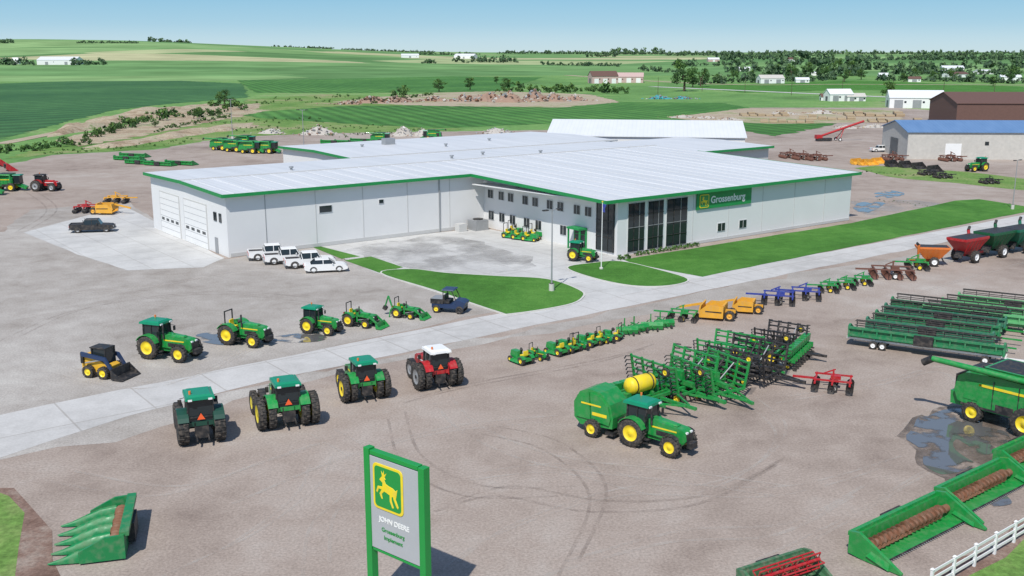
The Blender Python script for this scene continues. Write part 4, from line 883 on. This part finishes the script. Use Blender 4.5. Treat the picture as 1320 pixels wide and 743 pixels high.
# rubble, rock and debris piles
def pile(name,segs,seed,mats,sz=1.0):
    rr=random.Random(seed); m=MB()
    for (u,v,wpx,hpx) in segs:
        p=Gt(u,v); k=(p-Vector((0,0,H))).length/F; W=wpx*k; Hh=hpx*k
        n=16; vs=[p+Vector((0,0,Hh*.8))]; 
        for rg in(.45,1.0):
            for a in range(n): t=2*math.pi*a/n; q=W*.5*rg*rr.uniform(.8,1.15); vs.append(p+Vector((q*math.cos(t),q*.6*math.sin(t),Hh*(.5*rr.uniform(.6,1.2)) if rg<.9 else 0)))
        m.add(vs,[(0,1+a,1+(a+1)%n) for a in range(n)]+[(1+a,1+n+a,1+n+(a+1)%n,1+(a+1)%n) for a in range(n)],mats[0])
        for j in range(60):
            x=rr.gauss(0,.3)*W; y=rr.gauss(0,.2)*W; z=Hh*max(0,1-abs(x)/(W*.55))*rr.uniform(.1,.95); d=W*.055*sz
            m.box(p+Vector((x,y,z)),(d*rr.uniform(.4,2),d*rr.uniform(.4,1.5),d*rr.uniform(.3,1)),rr.choice(mats),(rr.uniform(-40,40),rr.uniform(-40,40),rr.uniform(0,180)))
    obj(name,m.mesh(name))
CN=mat('rubble_concrete',(.44,.41,.37),.9); SO=mat('rubble_soil',(.3,.2,.15),.95); TQ=mat('teal_tarp',(.05,.3,.33),.6)
pile('rubble_pile',[(630,131,50,14),(655,132,46,16),(690,131,40,17),(714,131,36,13),(600,131,44,10),(740,130,36,8)],3,[SO,CN,CN,SO,RU,GY])
pile('rubble_pile',[(480,133,46,9),(512,132,44,8),(450,135,34,6),(560,131,40,7)],4,[SO,RU,CN,TR]); pile('salvage_heap',[(683,129,18,11),(850,128,30,5),(880,128,24,4)],5,[TQ,GY,RU])
pile('rock_pile',[(410,174,44,13),(350,173,34,8),(520,176,30,16),(545,176,30,11),(640,172,40,8)],6,[CN,GY,CN,SO],.8)
def lumber(m):
    rr=random.Random(4)
    for i in range(6):
        for j in range(2):
            hh=rr.choice((.6,1.0,1.5)); m.box((i*3.4,j*4,hh/2+.1),(2.9,3.4,hh),WD)
            for z in range(max(1,int(hh/.5))): m.box((i*3.4,j*4,.1+z*.5),(2.96,3.46,.08),BR)
for u,v,s_ in((985,158,1),(1035,154,1.1),(1095,150,1.2),(1125,158,1),(960,150,1)): put('lumber_stack',lumber,u,v,random.uniform(-15,20),s_)
pile('boulder_row',[(880,152,34,4),(910,153,34,4),(940,155,34,4),(1130,165,40,5),(1090,166,30,5),(1010,148,40,5),(1060,147,40,6)],8,[CN,SO,WD],.6)
def upole(m):
    m.cyl((0,0,0),(0,0,10),.16,TR,.1,n=6); m.box((0,0,9.3),(2.2,.12,.12),TR)
for u,v in((905,118),(960,120),(1020,123),(1085,126),(1150,129),(1215,132),(1280,135),(848,122)): put('utility_pole',upole,u,v,80,1.1)
# ---------------- light / world / camera ----------------
el=R_(52); az=R_(197.5)
sd=Vector((math.sin(az)*math.cos(el),math.cos(az)*math.cos(el),math.sin(el)))
L=bpy.data.lights.new('sun','SUN'); L.energy=4.3; L.angle=R_(.6); L.color=(1,.96,.89)
lo=bpy.data.objects.new('sun',L); bpy.context.scene.collection.objects.link(lo); lo.rotation_euler=sd.to_track_quat('Z','Y').to_euler()
w=bpy.data.worlds.new('World'); bpy.context.scene.world=w; w.use_nodes=True
n=w.node_tree.nodes; l=w.node_tree.links; bg=n['Background']; sk=n.new('ShaderNodeTexSky'); sk.sky_type='NISHITA'; sk.sun_disc=False; sk.sun_elevation=el; sk.sun_rotation=az; sk.air_density=1.0; sk.dust_density=.4; sk.ozone_density=2.5
ST=.13
tc=n.new('ShaderNodeTexCoord'); sx=n.new('ShaderNodeSeparateXYZ'); l.new(tc.outputs['Generated'],sx.inputs[0])
rp=n.new('ShaderNodeValToRGB'); e=rp.color_ramp.elements
e[0].position=0; e[0].color=(.56,.73,.80,1); e[1].position=.3; e[1].color=(.18,.4,.72,1)
for ps,cc in((.010,(.50,.70,.81)),(.025,(.36,.61,.78)),(.05,(.25,.53,.75)),(.12,(.21,.46,.73))):
    q=e.new(ps); q.color=(*cc,1)
l.new(sx.outputs['Z'],rp.inputs['Fac'])
sca=n.new('ShaderNodeVectorMath'); sca.operation='SCALE'; sca.inputs['Scale'].default_value=1/ST; l.new(rp.outputs['Color'],sca.inputs[0])
mr=n.new('ShaderNodeMapRange'); mr.inputs['From Min'].default_value=.1; mr.inputs['From Max'].default_value=.4; mr.inputs['To Min'].default_value=.92; mr.inputs['To Max'].default_value=0; l.new(sx.outputs['Z'],mr.inputs['Value'])
mx=n.new('ShaderNodeMix'); mx.data_type='RGBA'; l.new(mr.outputs['Result'],mx.inputs['Factor']); l.new(sk.outputs[0],mx.inputs['A']); l.new(sca.outputs[0],mx.inputs['B'])
l.new(mx.outputs['Result'],bg.inputs['Color']); bg.inputs['Strength'].default_value=ST
c=bpy.data.cameras.new('camera'); c.sensor_width=36; c.lens=36*F/1320; c.clip_end=20000; c.clip_start=.5
co=bpy.data.objects.new('camera',c); bpy.context.scene.collection.objects.link(co); co.location=(0,0,H); co.rotation_euler=(R_(90)-P,0,0)
sc=bpy.context.scene; sc.camera=co; sc.view_settings.view_transform='Standard'; sc.view_settings.look='None'; sc.view_settings.exposure=0
